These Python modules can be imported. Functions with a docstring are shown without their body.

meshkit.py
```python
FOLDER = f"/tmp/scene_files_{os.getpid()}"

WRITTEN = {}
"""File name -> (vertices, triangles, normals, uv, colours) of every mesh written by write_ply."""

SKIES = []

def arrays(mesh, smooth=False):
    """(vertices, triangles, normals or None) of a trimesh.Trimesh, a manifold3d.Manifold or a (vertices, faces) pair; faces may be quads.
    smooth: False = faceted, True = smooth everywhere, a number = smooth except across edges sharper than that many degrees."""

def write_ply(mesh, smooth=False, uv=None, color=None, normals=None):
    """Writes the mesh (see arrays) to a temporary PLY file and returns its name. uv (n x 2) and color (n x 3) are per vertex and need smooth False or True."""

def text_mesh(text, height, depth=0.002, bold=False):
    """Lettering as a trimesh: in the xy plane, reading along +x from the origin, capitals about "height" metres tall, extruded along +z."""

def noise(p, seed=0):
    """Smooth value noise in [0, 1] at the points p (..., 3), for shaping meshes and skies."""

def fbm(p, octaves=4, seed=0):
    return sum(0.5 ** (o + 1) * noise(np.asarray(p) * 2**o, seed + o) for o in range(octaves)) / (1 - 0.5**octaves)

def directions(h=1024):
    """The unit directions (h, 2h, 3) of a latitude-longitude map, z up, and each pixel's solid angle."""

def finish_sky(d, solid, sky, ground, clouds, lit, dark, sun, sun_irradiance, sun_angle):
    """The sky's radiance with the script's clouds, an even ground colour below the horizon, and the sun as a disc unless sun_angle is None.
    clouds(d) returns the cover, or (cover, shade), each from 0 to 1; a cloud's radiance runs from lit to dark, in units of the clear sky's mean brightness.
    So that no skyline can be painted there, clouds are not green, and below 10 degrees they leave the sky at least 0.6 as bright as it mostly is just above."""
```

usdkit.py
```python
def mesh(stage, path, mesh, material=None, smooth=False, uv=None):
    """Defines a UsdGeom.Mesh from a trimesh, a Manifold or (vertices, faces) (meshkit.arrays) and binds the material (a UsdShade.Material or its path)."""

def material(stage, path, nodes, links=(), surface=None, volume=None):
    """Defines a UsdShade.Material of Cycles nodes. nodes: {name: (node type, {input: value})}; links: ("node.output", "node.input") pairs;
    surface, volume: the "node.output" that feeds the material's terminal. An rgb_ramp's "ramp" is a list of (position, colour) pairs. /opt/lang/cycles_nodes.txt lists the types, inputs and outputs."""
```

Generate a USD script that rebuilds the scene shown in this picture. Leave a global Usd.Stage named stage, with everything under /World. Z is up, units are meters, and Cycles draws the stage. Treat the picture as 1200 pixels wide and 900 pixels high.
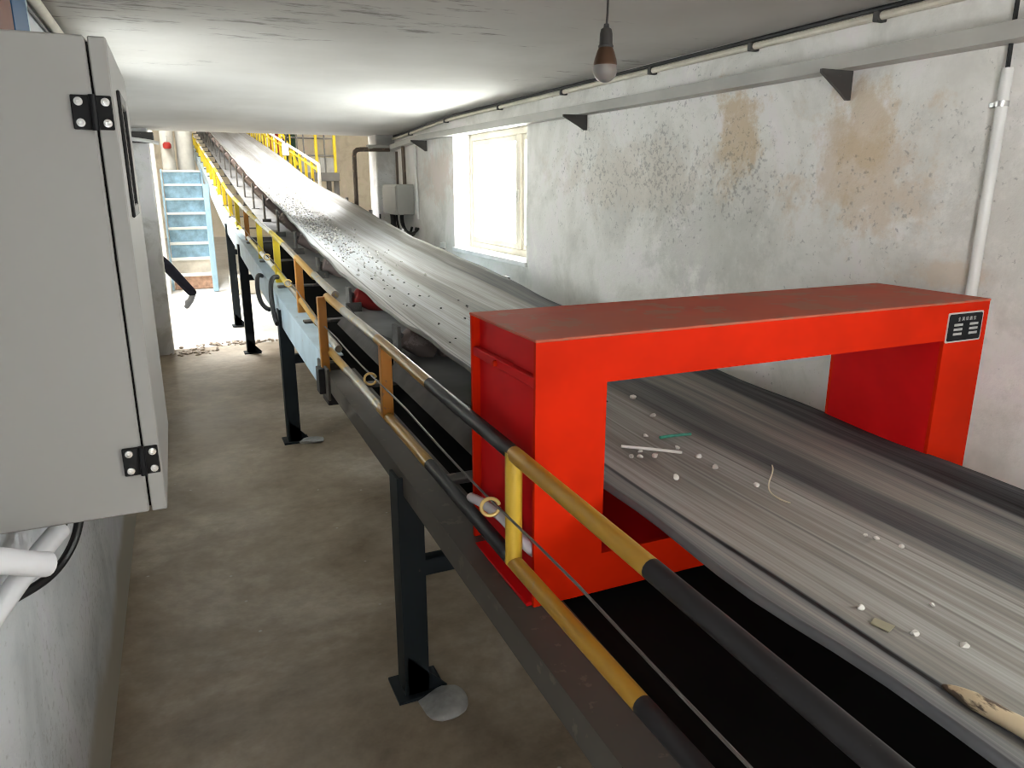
import math, random, sys
import numpy as np, trimesh, usdkit, meshkit
import manifold3d as m3
from shapely.geometry import Polygon
from pxr import Usd, UsdGeom, UsdLux, UsdShade, Gf, Sdf, Vt

random.seed(7); R = np.random.default_rng(7)
stage = Usd.Stage.CreateInMemory()
UsdGeom.SetStageUpAxis(stage, 'Z'); UsdGeom.SetStageMetersPerUnit(stage, 1.0)
world = UsdGeom.Xform.Define(stage, '/World'); stage.SetDefaultPrim(world.GetPrim())
UsdGeom.Scope.Define(stage, '/World/Looks')
K = 1.7      # eye height: all coordinates below are measured from the camera's eye, floor at -K; K is added on writing

# ------------------------------------------------------------------ camera
cam = UsdGeom.Camera.Define(stage, '/World/camera')
cam.CreateHorizontalApertureAttr(36.0); cam.CreateVerticalApertureAttr(27.0)
cam.CreateFocalLengthAttr(36.0 * 862.0 / 1200.0)
cam.CreateClippingRangeAttr((0.05, 500.0)); cam.CreateFStopAttr(0.0)
cam.CreateExposureAttr(0.55)
x_ = UsdGeom.Xformable(cam)
x_.AddTranslateOp().Set((0, 0, K)); x_.AddRotateXYZOp().Set((90 - 15.0637, 0, -24.1368))

# ------------------------------------------------------------------ sky and daylight
dome = UsdLux.DomeLight.Define(stage, '/World/sky')
dome.CreateIntensityAttr(4.0); dome.CreateColorAttr((.95, 0.98, 1.0))

def rect(name, loc, rot, w, h, power, col=(0.95, 0.98, 1.0)):
    l = UsdLux.RectLight.Define(stage, '/World/' + name)
    l.CreateWidthAttr(w); l.CreateHeightAttr(h); l.CreateIntensityAttr(power); l.CreateColorAttr(col)
    t = UsdGeom.Xformable(l); t.AddTranslateOp().Set((loc[0], loc[1], loc[2] + K)); t.AddRotateXYZOp().Set(rot)
# daylight just outside the panes of the two right windows and of the open doorway on the left
rect('daylight_window_far', (2.72, 5.65, -0.05), (0, 90, 0), 0.95, 1.5, 14.0, (.93, .97, 1.0))
rect('daylight_window_near', (2.72, -1.1, -0.05), (0, 90, 0), 0.95, 1.8, 5.0, (1.0, .985, .96))
rect('daylight_doorway', (-.78, -1.7, -.7), (0, -90, 0), 1.9, 1.2, 6.8, (1.0, .975, .94))
# added daylight over an unseen roof opening, placed to light the hall
rect('added_roof_daylight', (-1.6, 11.6, 6.2), (0, 0, 0), 3.0, 4.0, 20.0, (.95, .98, 1.0))

# ------------------------------------------------------------------ helpers
used = set()
def numbered(path):
    if path not in used:
        used.add(path); return path
    k = 1
    while f'{path}_{k:03d}' in used: k += 1
    p = f'{path}_{k:03d}'; used.add(p); return p

class Thing:
    def __init__(s, path, loc): s.path, s.loc = path, np.array(loc, float)
def setk(path, **kw):
    p = stage.GetPrimAtPath(path)
    for k, v in kw.items():
        if v: p.SetCustomDataByKey(k, v)
def thing(name, label=None, cat=None, loc=(0, 0, 0), group=None, kind=None):
    path = numbered('/World/' + name)
    x = UsdGeom.Xform.Define(stage, path); x.AddTranslateOp().Set((loc[0], loc[1], loc[2] + K))
    setk(path, label=label, category=cat, group=group, kind=kind)
    return Thing(path, loc)
def obj(name, mesh, mat, parent=None, label=None, cat=None, group=None, kind=None, smooth=35, uv=None):
    v, f = np.asarray(mesh[0] if isinstance(mesh, tuple) else mesh.vertices, float), np.asarray(mesh[1] if isinstance(mesh, tuple) else mesh.faces)
    if parent is None:
        path = numbered('/World/' + name); v = v + [0, 0, K]; t = Thing(path, (0, 0, -K)); 
        t.loc = np.array([0, 0, 0.]); t.top = True
    else:
        path = numbered(parent.path + '/' + name); t = Thing(path, parent.loc)
        v = v + [0, 0, K] if getattr(parent, 'top', False) else v - parent.loc
        t.top = getattr(parent, 'top', False)
    usdkit.mesh(stage, path, (v, f), M[mat], smooth=smooth, uv=uv)
    setk(path, label=label, category=cat, group=group, kind=kind)
    return t
def cat_(*ms): return trimesh.util.concatenate([m for m in ms])
def chbox(lo, hi, b=0.0):
    lo, hi = np.minimum(lo, hi).astype(float), np.maximum(lo, hi).astype(float)
    if b <= 0:
        m = trimesh.creation.box(hi - lo); m.apply_translation((lo + hi) / 2); return m
    b = min(b, (hi - lo).min() * 0.45); pts = []
    for i in range(8):
        s = np.array([(i >> k) & 1 for k in range(3)]); c = np.where(s, hi, lo); d = np.where(s, -b, b)
        for k in range(3):
            p = c + d; p[k] = c[k]; pts.append(p)
    return trimesh.convex.convex_hull(np.array(pts))
def tube(pts, r, n=10, caps=True):
    pts = np.array(pts, float); rs = np.full(len(pts), r) if np.ndim(r) == 0 else np.array(r, float)
    t = np.gradient(pts, axis=0); t /= np.linalg.norm(t, axis=1, keepdims=True)
    a = np.array([0, 0, 1.]) if abs(t[0][2]) < .9 else np.array([1., 0, 0])
    u = np.cross(t[0], a); u /= np.linalg.norm(u); V = []
    for i in range(len(pts)):
        u = u - t[i] * (u @ t[i]); u /= np.linalg.norm(u); w = np.cross(t[i], u)
        th = np.linspace(0, 2 * np.pi, n, endpoint=False)
        V.append(pts[i] + rs[i] * (np.cos(th)[:, None] * u + np.sin(th)[:, None] * w))
    V = np.vstack(V); F = []
    for i in range(len(pts) - 1):
        for j in range(n):
            k = (j + 1) % n; a0, b0, c0, d0 = i * n + j, i * n + k, (i + 1) * n + k, (i + 1) * n + j
            F += [[a0, b0, c0], [a0, c0, d0]]
    if caps:
        V = np.vstack([V, pts[0], pts[-1]]); c0, c1 = len(V) - 2, len(V) - 1; o = (len(pts) - 1) * n
        for j in range(n):
            k = (j + 1) % n; F += [[c0, k, j], [c1, o + j, o + k]]
    return trimesh.Trimesh(V, F, process=False)
def smoothpath(pts, n=24):
    from scipy.interpolate import CubicSpline
    pts = np.array(pts, float); d = np.r_[0, np.cumsum(np.linalg.norm(np.diff(pts, axis=0), axis=1))]
    return CubicSpline(d, pts)(np.linspace(0, d[-1], n))
def lathe(profile, n=28):     # (r, z) pairs about z
    return trimesh.creation.revolve(np.array(profile, float), sections=n)
def cyl(p0, p1, r, n=16): return tube([p0, p1], r, n)
def prism(poly2, frame, depth):   # polygon extruded: frame = (origin, u, v, w)
    m = trimesh.creation.extrude_polygon(Polygon(poly2), depth, engine='earcut')
    o, u, v, w = [np.array(a, float) for a in frame]
    T = np.eye(4); T[:3, 0], T[:3, 1], T[:3, 2], T[:3, 3] = u, v, w, o
    m.apply_transform(T)
    if np.linalg.det(T[:3, :3]) < 0: m.invert()
    return m
def sweep_y(section, ys, f):      # closed section [(x, dz)], follows z = f(y)
    ys = np.array(ys, float); n = len(section); V = []
    for y in ys:
        z = f(y)
        for (x, dz) in section: V.append((x, y, z + dz))
    F = []
    for i in range(len(ys) - 1):
        for j in range(n):
            k = (j + 1) % n; a, b, c, d = i * n + j, i * n + k, (i + 1) * n + k, (i + 1) * n + j
            F += [[a, b, c], [a, c, d]]
    tri = trimesh.creation.triangulate_polygon(Polygon(section), engine='earcut')
    tv, tf = tri
    look = [int(np.argmin([(s[0] - p[0]) ** 2 + (s[1] - p[1]) ** 2 for s in section])) for p in tv]
    o = (len(ys) - 1) * n
    for t in tf:
        F += [[look[t[0]], look[t[1]], look[t[2]]], [o + look[t[2]], o + look[t[1]], o + look[t[0]]]]
    m = trimesh.Trimesh(V, F, process=False); m.fix_normals(); return m
def rock(c, size, seed, squash=0.75):
    m = trimesh.creation.icosphere(subdivisions=2); r = np.random.default_rng(seed)
    v = m.vertices
    for _ in range(7):
        d = r.normal(size=3); d /= np.linalg.norm(d); h = r.uniform(.45, .85); s = v @ d
        v = v - np.maximum(s - h, 0)[:, None] * d
    v = v * (r.uniform(.8, 1.2, 3) * [1, 1, squash]) * size
    m = trimesh.Trimesh(v + np.array(c), m.faces, process=False); return m
from scipy.interpolate import PchipInterpolator as PC
def curve(*pts):
    a = np.array(pts, float); p = PC(a[:, 0], a[:, 1], extrapolate=True)
    return lambda y: float(p(y))

# ------------------------------------------------------------------ materials
M = {}
def mat(name, nodes, links, surface='p.BSDF'):
    M[name] = usdkit.material(stage, '/World/Looks/' + name, nodes, links, surface=surface)
def plain(name, col, rough=0.5, metal=0.0, var=0.12, scale=6.0, bump=0.0, bscale=60.0, **kw):
    c0 = [c * (1 - var) for c in col]; c1 = [min(1, c * (1 + var)) for c in col]
    nodes = {'g': ('geometry', {}), 'n': ('noise_texture', {'scale': scale, 'detail': 5.0, 'roughness': 0.6}),
             'r': ('rgb_ramp', {'ramp': [(0.3, c0), (0.7, c1)]}),
             'p': ('principled_bsdf', {'roughness': rough, 'metallic': metal, **kw})}
    links = [('g.position', 'n.vector'), ('n.fac', 'r.fac'), ('r.color', 'p.base_color')]
    if bump:
        nodes['bn'] = ('noise_texture', {'scale': bscale, 'detail': 4.0}); nodes['b'] = ('bump', {'strength': bump, 'distance': 0.01})
        links += [('g.position', 'bn.vector'), ('bn.fac', 'b.height'), ('b.normal', 'p.normal')]
    mat(name, nodes, links)

def worn(name, base, chip, amount=0.6, scale=30.0, rough=0.4, metal=0.0, stretch=(1, 1, 1), dust=None, dust_amt=0.0, spec=0.5):
    """paint with chips / dirt that show another colour"""
    nodes = {'g': ('geometry', {}), 'm': ('mapping', {'scale': stretch}),
             'n': ('noise_texture', {'scale': scale, 'detail': 6.0, 'roughness': 0.65}),
             'r': ('rgb_ramp', {'ramp': [(amount, (0, 0, 0)), (amount + 0.04, (1, 1, 1))]}),
             'n2': ('noise_texture', {'scale': 5.0, 'detail': 4.0}),
             'r2': ('rgb_ramp', {'ramp': [(0.3, [c * .85 for c in base]), (0.7, [min(1, c * 1.12) for c in base])]}),
             'x': ('mix', {'color2': chip}),
             'p': ('principled_bsdf', {'roughness': rough, 'metallic': metal, 'specular_ior_level': spec})}
    links = [('g.position', 'm.vector'), ('m.vector', 'n.vector'), ('n.fac', 'r.fac'), ('g.position', 'n2.vector'), ('n2.fac', 'r2.fac'),
             ('r2.color', 'x.color1'), ('r.color', 'x.fac')]
    last = 'x.color'
    if dust:
        nodes['n3'] = ('noise_texture', {'scale': 2.2, 'detail': 7.0, 'roughness': 0.6})
        nodes['r3'] = ('rgb_ramp', {'ramp': [(0.35, (dust_amt * .4,) * 3), (0.65, (dust_amt,) * 3)]})
        nodes['x3'] = ('mix', {'color2': dust})
        links += [('g.position', 'n3.vector'), ('n3.fac', 'r3.fac'), (last, 'x3.color1'), ('r3.color', 'x3.fac')]
        last = 'x3.color'
    links.append((last, 'p.base_color')); mat(name, nodes, links)

def wall_material(name, base, base2, stains=(), speck=0.0, specks_zone=None, rough=0.9, band=None, stain_edge=0.30):
    """plaster: cloudy base, ochre stains (each a soft blob with its own centre and size), dark pitted specks, optional painted band near the floor"""
    nodes = {'g': ('geometry', {}), 'n1': ('noise_texture', {'scale': 2.1, 'detail': 9.0, 'roughness': 0.66, 'distortion': .5}),
             'r1': ('rgb_ramp', {'ramp': [(0.33, [c * .88 for c in base]), (0.43, base), (0.52, base2), (0.60, [base2[0] * 1.02, base2[1] * .99, base2[2] * 1.03]), (0.68, [min(1, c * 1.1) for c in base2])]}),
             'n2': ('noise_texture', {'scale': 9.0, 'detail': 8.0, 'roughness': 0.7}),
             'bump': ('bump', {'strength': 0.45, 'distance': 0.012}),
             'p': ('principled_bsdf', {'roughness': rough})}
    links = [('g.position', 'n1.vector'), ('n1.fac', 'r1.fac'), ('g.position', 'n2.vector'), ('n2.fac', 'bump.height'), ('bump.normal', 'p.normal')]
    last = 'r1.color'
    for i, (c, s, col, amt) in enumerate(stains):
        nodes[f's{i}'] = ('vector_math', {'math_type': 'subtract', 'vector2': (c[0], c[1], c[2] + K)})
        nodes[f'd{i}'] = ('vector_math', {'math_type': 'divide', 'vector2': s})
        nodes[f'l{i}'] = ('vector_math', {'math_type': 'length'})
        nodes[f'w{i}'] = ('noise_texture', {'scale': 5.0 + i * .6, 'detail': 9.0, 'roughness': 0.72})
        nodes[f'a{i}'] = ('math', {'math_type': 'multiply_add', 'value2': 3.6, 'value3': -1.8})
        nodes[f'b{i}'] = ('math', {'math_type': 'add'})
        nodes[f't{i}'] = ('map_range', {'range_type': 'smoothstep', 'from_min': 1.15, 'from_max': 0.75 - stain_edge, 'to_min': 0.0, 'to_max': amt, 'clamp': True})
        nodes[f'x{i}'] = ('mix', {'color2': col})
        links += [('g.position', f's{i}.vector1'), (f's{i}.vector', f'd{i}.vector1'), (f'd{i}.vector', f'l{i}.vector1'), ('g.position', f'w{i}.vector'),
                  (f'w{i}.fac', f'a{i}.value1'), (f'l{i}.value', f'b{i}.value1'), (f'a{i}.value', f'b{i}.value2'), (f'b{i}.value', f't{i}.value'),
                  (f't{i}.result', f'x{i}.fac'), (last, f'x{i}.color1')]
        last = f'x{i}.color'
    if speck:
        zc, zs = specks_zone
        nodes['q'] = ('noise_texture', {'scale': 42.0, 'detail': 5.0, 'roughness': 0.7}); nodes['qz'] = ('noise_texture', {'scale': 1.6, 'detail': 3.0})
        nodes['qs'] = ('vector_math', {'math_type': 'subtract', 'vector2': (zc[0], zc[1], zc[2] + K)}); nodes['qd'] = ('vector_math', {'math_type': 'divide', 'vector2': zs}); nodes['ql'] = ('vector_math', {'math_type': 'length'})
        nodes['qm'] = ('map_range', {'from_min': 0.2, 'from_max': 1.2, 'to_min': 0.085, 'to_max': -0.03, 'clamp': True})
        nodes['qa'] = ('math', {'math_type': 'add'}); nodes['qb'] = ('math', {'math_type': 'multiply_add', 'value2': 0.30, 'value3': -0.15}); nodes['qc'] = ('math', {'math_type': 'add'})
        nodes['qr'] = ('rgb_ramp', {'ramp': [(0.64, (0, 0, 0)), (0.71, (speck,) * 3)]}); nodes['qx'] = ('mix', {'color2': (0.12, 0.115, 0.11)})
        links += [('g.position', 'q.vector'), ('g.position', 'qz.vector'), ('g.position', 'qs.vector1'), ('qs.vector', 'qd.vector1'), ('qd.vector', 'ql.vector1'), ('ql.value', 'qm.value'),
                  ('q.fac', 'qa.value1'), ('qm.result', 'qa.value2'), ('qz.fac', 'qb.value1'), ('qb.value', 'qc.value1'), ('qa.value', 'qc.value2'), ('qc.value', 'qr.fac'), ('qr.color', 'qx.fac'), (last, 'qx.color1')]
        last = 'qx.color'
    if band:
        ztop, col = band
        nodes['sx'] = ('separate_xyz', {}); nodes['wb'] = ('noise_texture', {'scale': 2.5, 'detail': 5.0}); nodes['wa'] = ('math', {'math_type': 'multiply_add', 'value2': 0.25, 'value3': -0.12})
        nodes['wc'] = ('math', {'math_type': 'add'}); nodes['wr'] = ('map_range', {'range_type': 'smoothstep', 'from_min': ztop + K + .05, 'from_max': ztop + K - .06, 'clamp': True}); nodes['wx'] = ('mix', {'color2': col})
        links += [('g.position', 'sx.vector'), ('g.position', 'wb.vector'), ('wb.fac', 'wa.value1'), ('sx.z', 'wc.value1'), ('wa.value', 'wc.value2'), ('wc.value', 'wr.value'), ('wr.result', 'wx.fac'), (last, 'wx.color1')]
        last = 'wx.color'
    links.append((last, 'p.base_color')); mat(name, nodes, links)

OCH = (0.56, 0.41, 0.24); PEACH = (0.63, 0.51, 0.39)
wall_material('plaster_right', (0.70, 0.675, 0.625), (0.79, 0.765, 0.72),
    stains=[((2.3, 2.03, .05), (1, .36, .25), PEACH, .75), ((2.3, 2.03, .17), (1, .15, .2), OCH, .6), ((2.3, 2.72, .20), (1, .17, .24), OCH, .75),
            ((2.3, 3.6, .05), (1, .9, .22), (.62, .55, .47), .5), ((2.3, 1.65, -.28), (1, .2, .05), PEACH, .6), ((2.3, 6.8, .1), (1, .5, .25), (.66, .52, .44), .5),
            ((2.3, 2.9, -.25), (1, .5, .3), (.50, .49, .44), .45), ((2.3, 1.2, -.1), (1, .6, .4), (.56, .54, .50), .5)],
    speck=0.42, specks_zone=((2.3, 3.2, .02), (1, 1.9, .55)))
wall_material('plaster_left', (0.57, 0.60, 0.63), (0.66, 0.685, 0.71), speck=0.25, specks_zone=((-.354, 2, -1.2), (1, 2, .6)), band=(-1.46, (0.46, 0.43, 0.37)))
wall_material('plaster_ceiling', (0.66, 0.65, 0.63), (0.74, 0.73, 0.71), stains=[((.55, 2.3, .6), (.9, .8, 1), (.45, .43, .40), .35)], rough=0.9)
wall_material('plaster_pier', (0.55, 0.53, 0.50), (0.70, 0.69, 0.67), speck=0.42, specks_zone=((2.2, 8.3, -.2), (1, 1, .6)))
wall_material('cream_wall', (0.78, 0.70, 0.56), (0.84, 0.77, 0.63))
wall_material('plaster_back', (0.62, 0.61, 0.60), (0.7, 0.69, 0.68))
# peeled dark marks of the ceiling: stretched noise
def ceiling_mat():
    nodes = {'g': ('geometry', {}), 'n1': ('noise_texture', {'scale': .9, 'detail': 5.0}), 'r1': ('rgb_ramp', {'ramp': [(0.3, (.42, .395, .36)), (0.7, (.57, .545, .51))]}),
             'm': ('mapping', {'scale': (1.6, 6.0, 1)}), 'q': ('noise_texture', {'scale': 2.4, 'detail': 9.0, 'roughness': 0.72}),
             'z': ('noise_texture', {'scale': .75, 'detail': 2.0}), 'za': ('math', {'math_type': 'multiply_add', 'value2': .55, 'value3': -.275}), 'zb': ('math', {'math_type': 'add'}),
             'sx': ('separate_xyz', {}), 'zy': ('map_range', {'from_min': 3.0, 'from_max': 5.0, 'to_min': 0.02, 'to_max': -.14, 'clamp': True}), 'zc': ('math', {'math_type': 'add'}),
             'qr': ('rgb_ramp', {'ramp': [(0.60, (0, 0, 0)), (0.645, (.40,) * 3), (.70, (.8,) * 3)]}), 'x': ('mix', {'color2': (.16, .14, .125)}),
             'n2': ('noise_texture', {'scale': 5.0, 'detail': 7.0}), 'b': ('bump', {'strength': .3, 'distance': .02}), 'p': ('principled_bsdf', {'roughness': .9})}
    links = [('g.position', 'n1.vector'), ('n1.fac', 'r1.fac'), ('g.position', 'm.vector'), ('m.vector', 'q.vector'), ('g.position', 'z.vector'), ('z.fac', 'za.value1'), ('za.value', 'zb.value1'), ('q.fac', 'zb.value2'),
             ('g.position', 'sx.vector'), ('sx.y', 'zy.value'), ('zy.result', 'zc.value1'), ('zb.value', 'zc.value2'),
             ('zc.value', 'qr.fac'), ('qr.color', 'x.fac'), ('r1.color', 'x.color1'), ('x.color', 'p.base_color'), ('g.position', 'n2.vector'), ('n2.fac', 'b.height'), ('b.normal', 'p.normal')]
    mat('ceiling_paint', nodes, links)
ceiling_mat()
def floor_mat(name, a, b, c, rough):
    nodes = {'g': ('geometry', {}), 'n1': ('noise_texture', {'scale': 1.0, 'detail': 9.0, 'roughness': .66, 'distortion': .25}), 'r1': ('rgb_ramp', {'ramp': [(0.36, a), (0.5, b), (0.63, c)]}),
             'n2': ('noise_texture', {'scale': 14.0, 'detail': 6.0, 'roughness': .7}), 'r2': ('rgb_ramp', {'ramp': [(.3, (.82,) * 3), (.7, (1.1,) * 3)]}), 'x': ('mix', {'mix_type': 'multiply', 'fac': 1.0}),
             'v': ('voronoi_texture', {'scale': 7.0}), 'rv': ('rgb_ramp', {'ramp': [(0.03, (1, 1, 1)), (0.06, (0, 0, 0))]}), 'x2': ('mix', {'color2': (.5, .47, .42)}),
             'b': ('bump', {'strength': .25, 'distance': .006}), 'rr': ('rgb_ramp', {'ramp': [(.3, (rough - .12,) * 3), (.7, (rough + .12,) * 3)]}), 'p': ('principled_bsdf', {})}
    links = [('g.position', 'n1.vector'), ('n1.fac', 'r1.fac'), ('g.position', 'n2.vector'), ('n2.fac', 'r2.fac'), ('r1.color', 'x.color1'), ('r2.color', 'x.color2'),
             ('g.position', 'v.vector'), ('v.distance', 'rv.fac'), ('rv.color', 'x2.fac'), ('x.color', 'x2.color1'), ('x2.color', 'p.base_color'), ('n2.fac', 'b.height'), ('b.normal', 'p.normal'), ('n1.fac', 'rr.fac'), ('rr.color', 'p.roughness')]
    mat(name, nodes, links)
floor_mat('concrete_floor', (.215, .160, .106), (.345, .275, .198), (.52, .45, .36), .42)
floor_mat('hall_floor', (.62, .60, .56), (.70, .68, .64), (.76, .74, .71), .55)

worn('red_paint', (.53, .015, .001), (.42, .04, .012), .76, 25, .6, spec=.06)
worn('red_top', (.50, .060, .025), (.36, .13, .08), .55, 9, .65, dust=(.36, .125, .08), dust_amt=.7, spec=.25)
plain('red_inner', (.56, .0045, .006), .5, var=.1, specular_ior_level=.12)
worn('yellow_paint', (.36, .19, .020), (.25, .18, .08), .66, 40, .38)
worn('yellow_mid', (.52, .33, .03), (.25, .18, .08), .68, 40, .4)
worn('yellow_bright', (.62, .46, .02), (.5, .35, .06), .68, 40, .4)
worn('orange_paint', (.42, .165, .018), (.25, .12, .05), .6, 40, .42)
worn('black_paint', (.012, .011, .012), (.12, .11, .10), .69, 60, .5, spec=.35)
worn('steel_rail', (.40, .37, .32), (.55, .42, .18), .58, 30, .28, metal=.75)
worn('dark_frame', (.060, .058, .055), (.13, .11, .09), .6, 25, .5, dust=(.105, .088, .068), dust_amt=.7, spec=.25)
worn('leg_paint', (.010, .015, .019), (.07, .06, .055), .70, 40, .55, spec=.25)
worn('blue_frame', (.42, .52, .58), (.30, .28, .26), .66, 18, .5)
worn('idler_steel', (.09, .085, .08), (.22, .18, .15), .6, 20, .55)
worn('roller_rust', (.24, .185, .17), (.34, .28, .26), .55, 14, .65)
worn('roller_red', (.30, .02, .018), (.18, .03, .02), .6, 16, .45)
plain('belt_shade_black', (.006, .0055, .005), .9, var=.3, specular_ior_level=.1)  # near black that stands for the shade under the belt
plain('cabinet_paint', (.33, .32, .305), .5, var=.02, scale=2)
plain('hinge_black', (.008, .008, .009), .5, specular_ior_level=.2)
plain('gap_black', (.01, .01, .01), .9)
plain('screw_steel', (.75, .75, .74), .25, .9)
plain('gasket_black', (.010, .011, .012), .3)
plain('door_glass_dark', (.02, .025, .03), .06)
plain('chrome_trim', (.72, .72, .72), .2, .9)
plain('pvc_white', (.80, .80, .83), .35, var=.03)
plain('conduit_cream', (.62, .57, .47), .5, var=.15)
plain('conduit_white', (.70, .69, .66), .4, var=.06)
plain('tray_grey', (.40, .385, .35), .5, var=.14, scale=3)
worn('bracket_dark', (.06, .055, .052), (.2, .16, .13), .62, 30, .6)
plain('cable_black', (.012, .012, .013), .45)
worn('pipe_brown', (.12, .085, .06), (.3, .2, .12), .6, 20, .5, metal=.2)
plain('box_grey', (.36, .35, .32), .5, var=.05)
worn('window_paint', (.60, .55, .46), (.60, .42, .24), .66, 9, .5)
plain('sill_white', (.82, .81, .79), .6)
plain('stair_blue', (.24, .40, .52), .6, var=.35, scale=8)
plain('stair_nose', (.82, .82, .80), .6, var=.05)
plain('stair_brick', (.42, .26, .18), .85, var=.35, scale=14)
plain('stair_base', (.62, .57, .49), .8, var=.15)
plain('white_wall', (.80, .79, .77), .8, var=.04)
plain('post_blue', (.28, .43, .54), .5, var=.12)
plain('tank_white', (.50, .49, .45), .5, var=.1)
plain('tank_grey', (.40, .41, .40), .6, var=.2)
plain('machine_red', (.30, .015, .01), .5, var=.2)
plain('machine_green', (.008, .06, .04), .45, var=.2)
plain('platform_grey', (.12, .115, .11), .55, var=.2)
plain('panel_grey', (.28, .28, .265), .6, var=.15)
plain('lamp_white', (.85, .85, .84), .4)
plain('rail_white', (.80, .78, .74), .4, var=.06)
plain('rubble', (.40, .33, .26), .95, var=.35, scale=20)
plain('mortar', (.36, .35, .33), .9, var=.25, scale=15)
plain('stone_pale', (.62, .60, .56), .85, var=.15, scale=60, bump=.4)
plain('stone_mid', (.25, .24, .22), .9, var=.4, scale=40)
plain('stone_dark', (.07, .065, .06), .85, var=.3, scale=60)
plain('straw_white', (.72, .70, .66), .6)
plain('straw_green', (.02, .22, .15), .4, var=.3, scale=40)
plain('twine', (.62, .56, .42), .8)
worn('stick_wood', (.58, .46, .30), (.10, .07, .05), .47, 14, .8, stretch=(1, .4, 1))
plain('film_yellow', (.30, .275, .19), .5)
plain('bulb_socket', (.030, .027, .025), .45)
plain('bulb_gold', (.12, .066, .04), .35, .6, var=.1)
plain('bulb_frost', (.20, .185, .172), .35, var=.03, subsurface_weight=.3)
plain('sign_blue', (.002, .085, .23), .45, var=.05)
plain('sign_brown', (.18, .045, .02), .5, var=.1)
plain('sign_edge', (.62, .75, .80), .5)
plain('plate_black', (.008, .009, .011), .6, specular_ior_level=.15)
plain('plate_silver', (.60, .58, .54), .35, .5)
plain('plate_text', (.40, .40, .39), .5)
plain('trouser', (.006, .006, .009), .95, var=.3, scale=14, specular_ior_level=.05)
plain('shoe_grey', (.06, .065, .075), .5, var=.2)
plain('skin', (.50, .33, .25), .5, var=.05)
plain('jacket', (.05, .07, .13), .8, var=.2)
plain('hair', (.015, .012, .010), .6)
plain('hose_grey', (.50, .47, .50), .5, var=.06)
plain('ring_brass', (.62, .44, .16), .4, .3)
plain('wire_steel', (.11, .10, .09), .45, .3)
plain('socket_white', (.75, .75, .72), .5)
# window pane
mat('pane', {'t': ('transparent_bsdf', {'color': (.96, .98, .97)}), 'g': ('glossy_bsdf', {'roughness': .02, 'color': (.9, .9, .9)}), 'x': ('mix_closure', {'fac': .05})},
    [('t.BSDF', 'x.closure1'), ('g.BSDF', 'x.closure2')], surface='x.closure')
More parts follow.
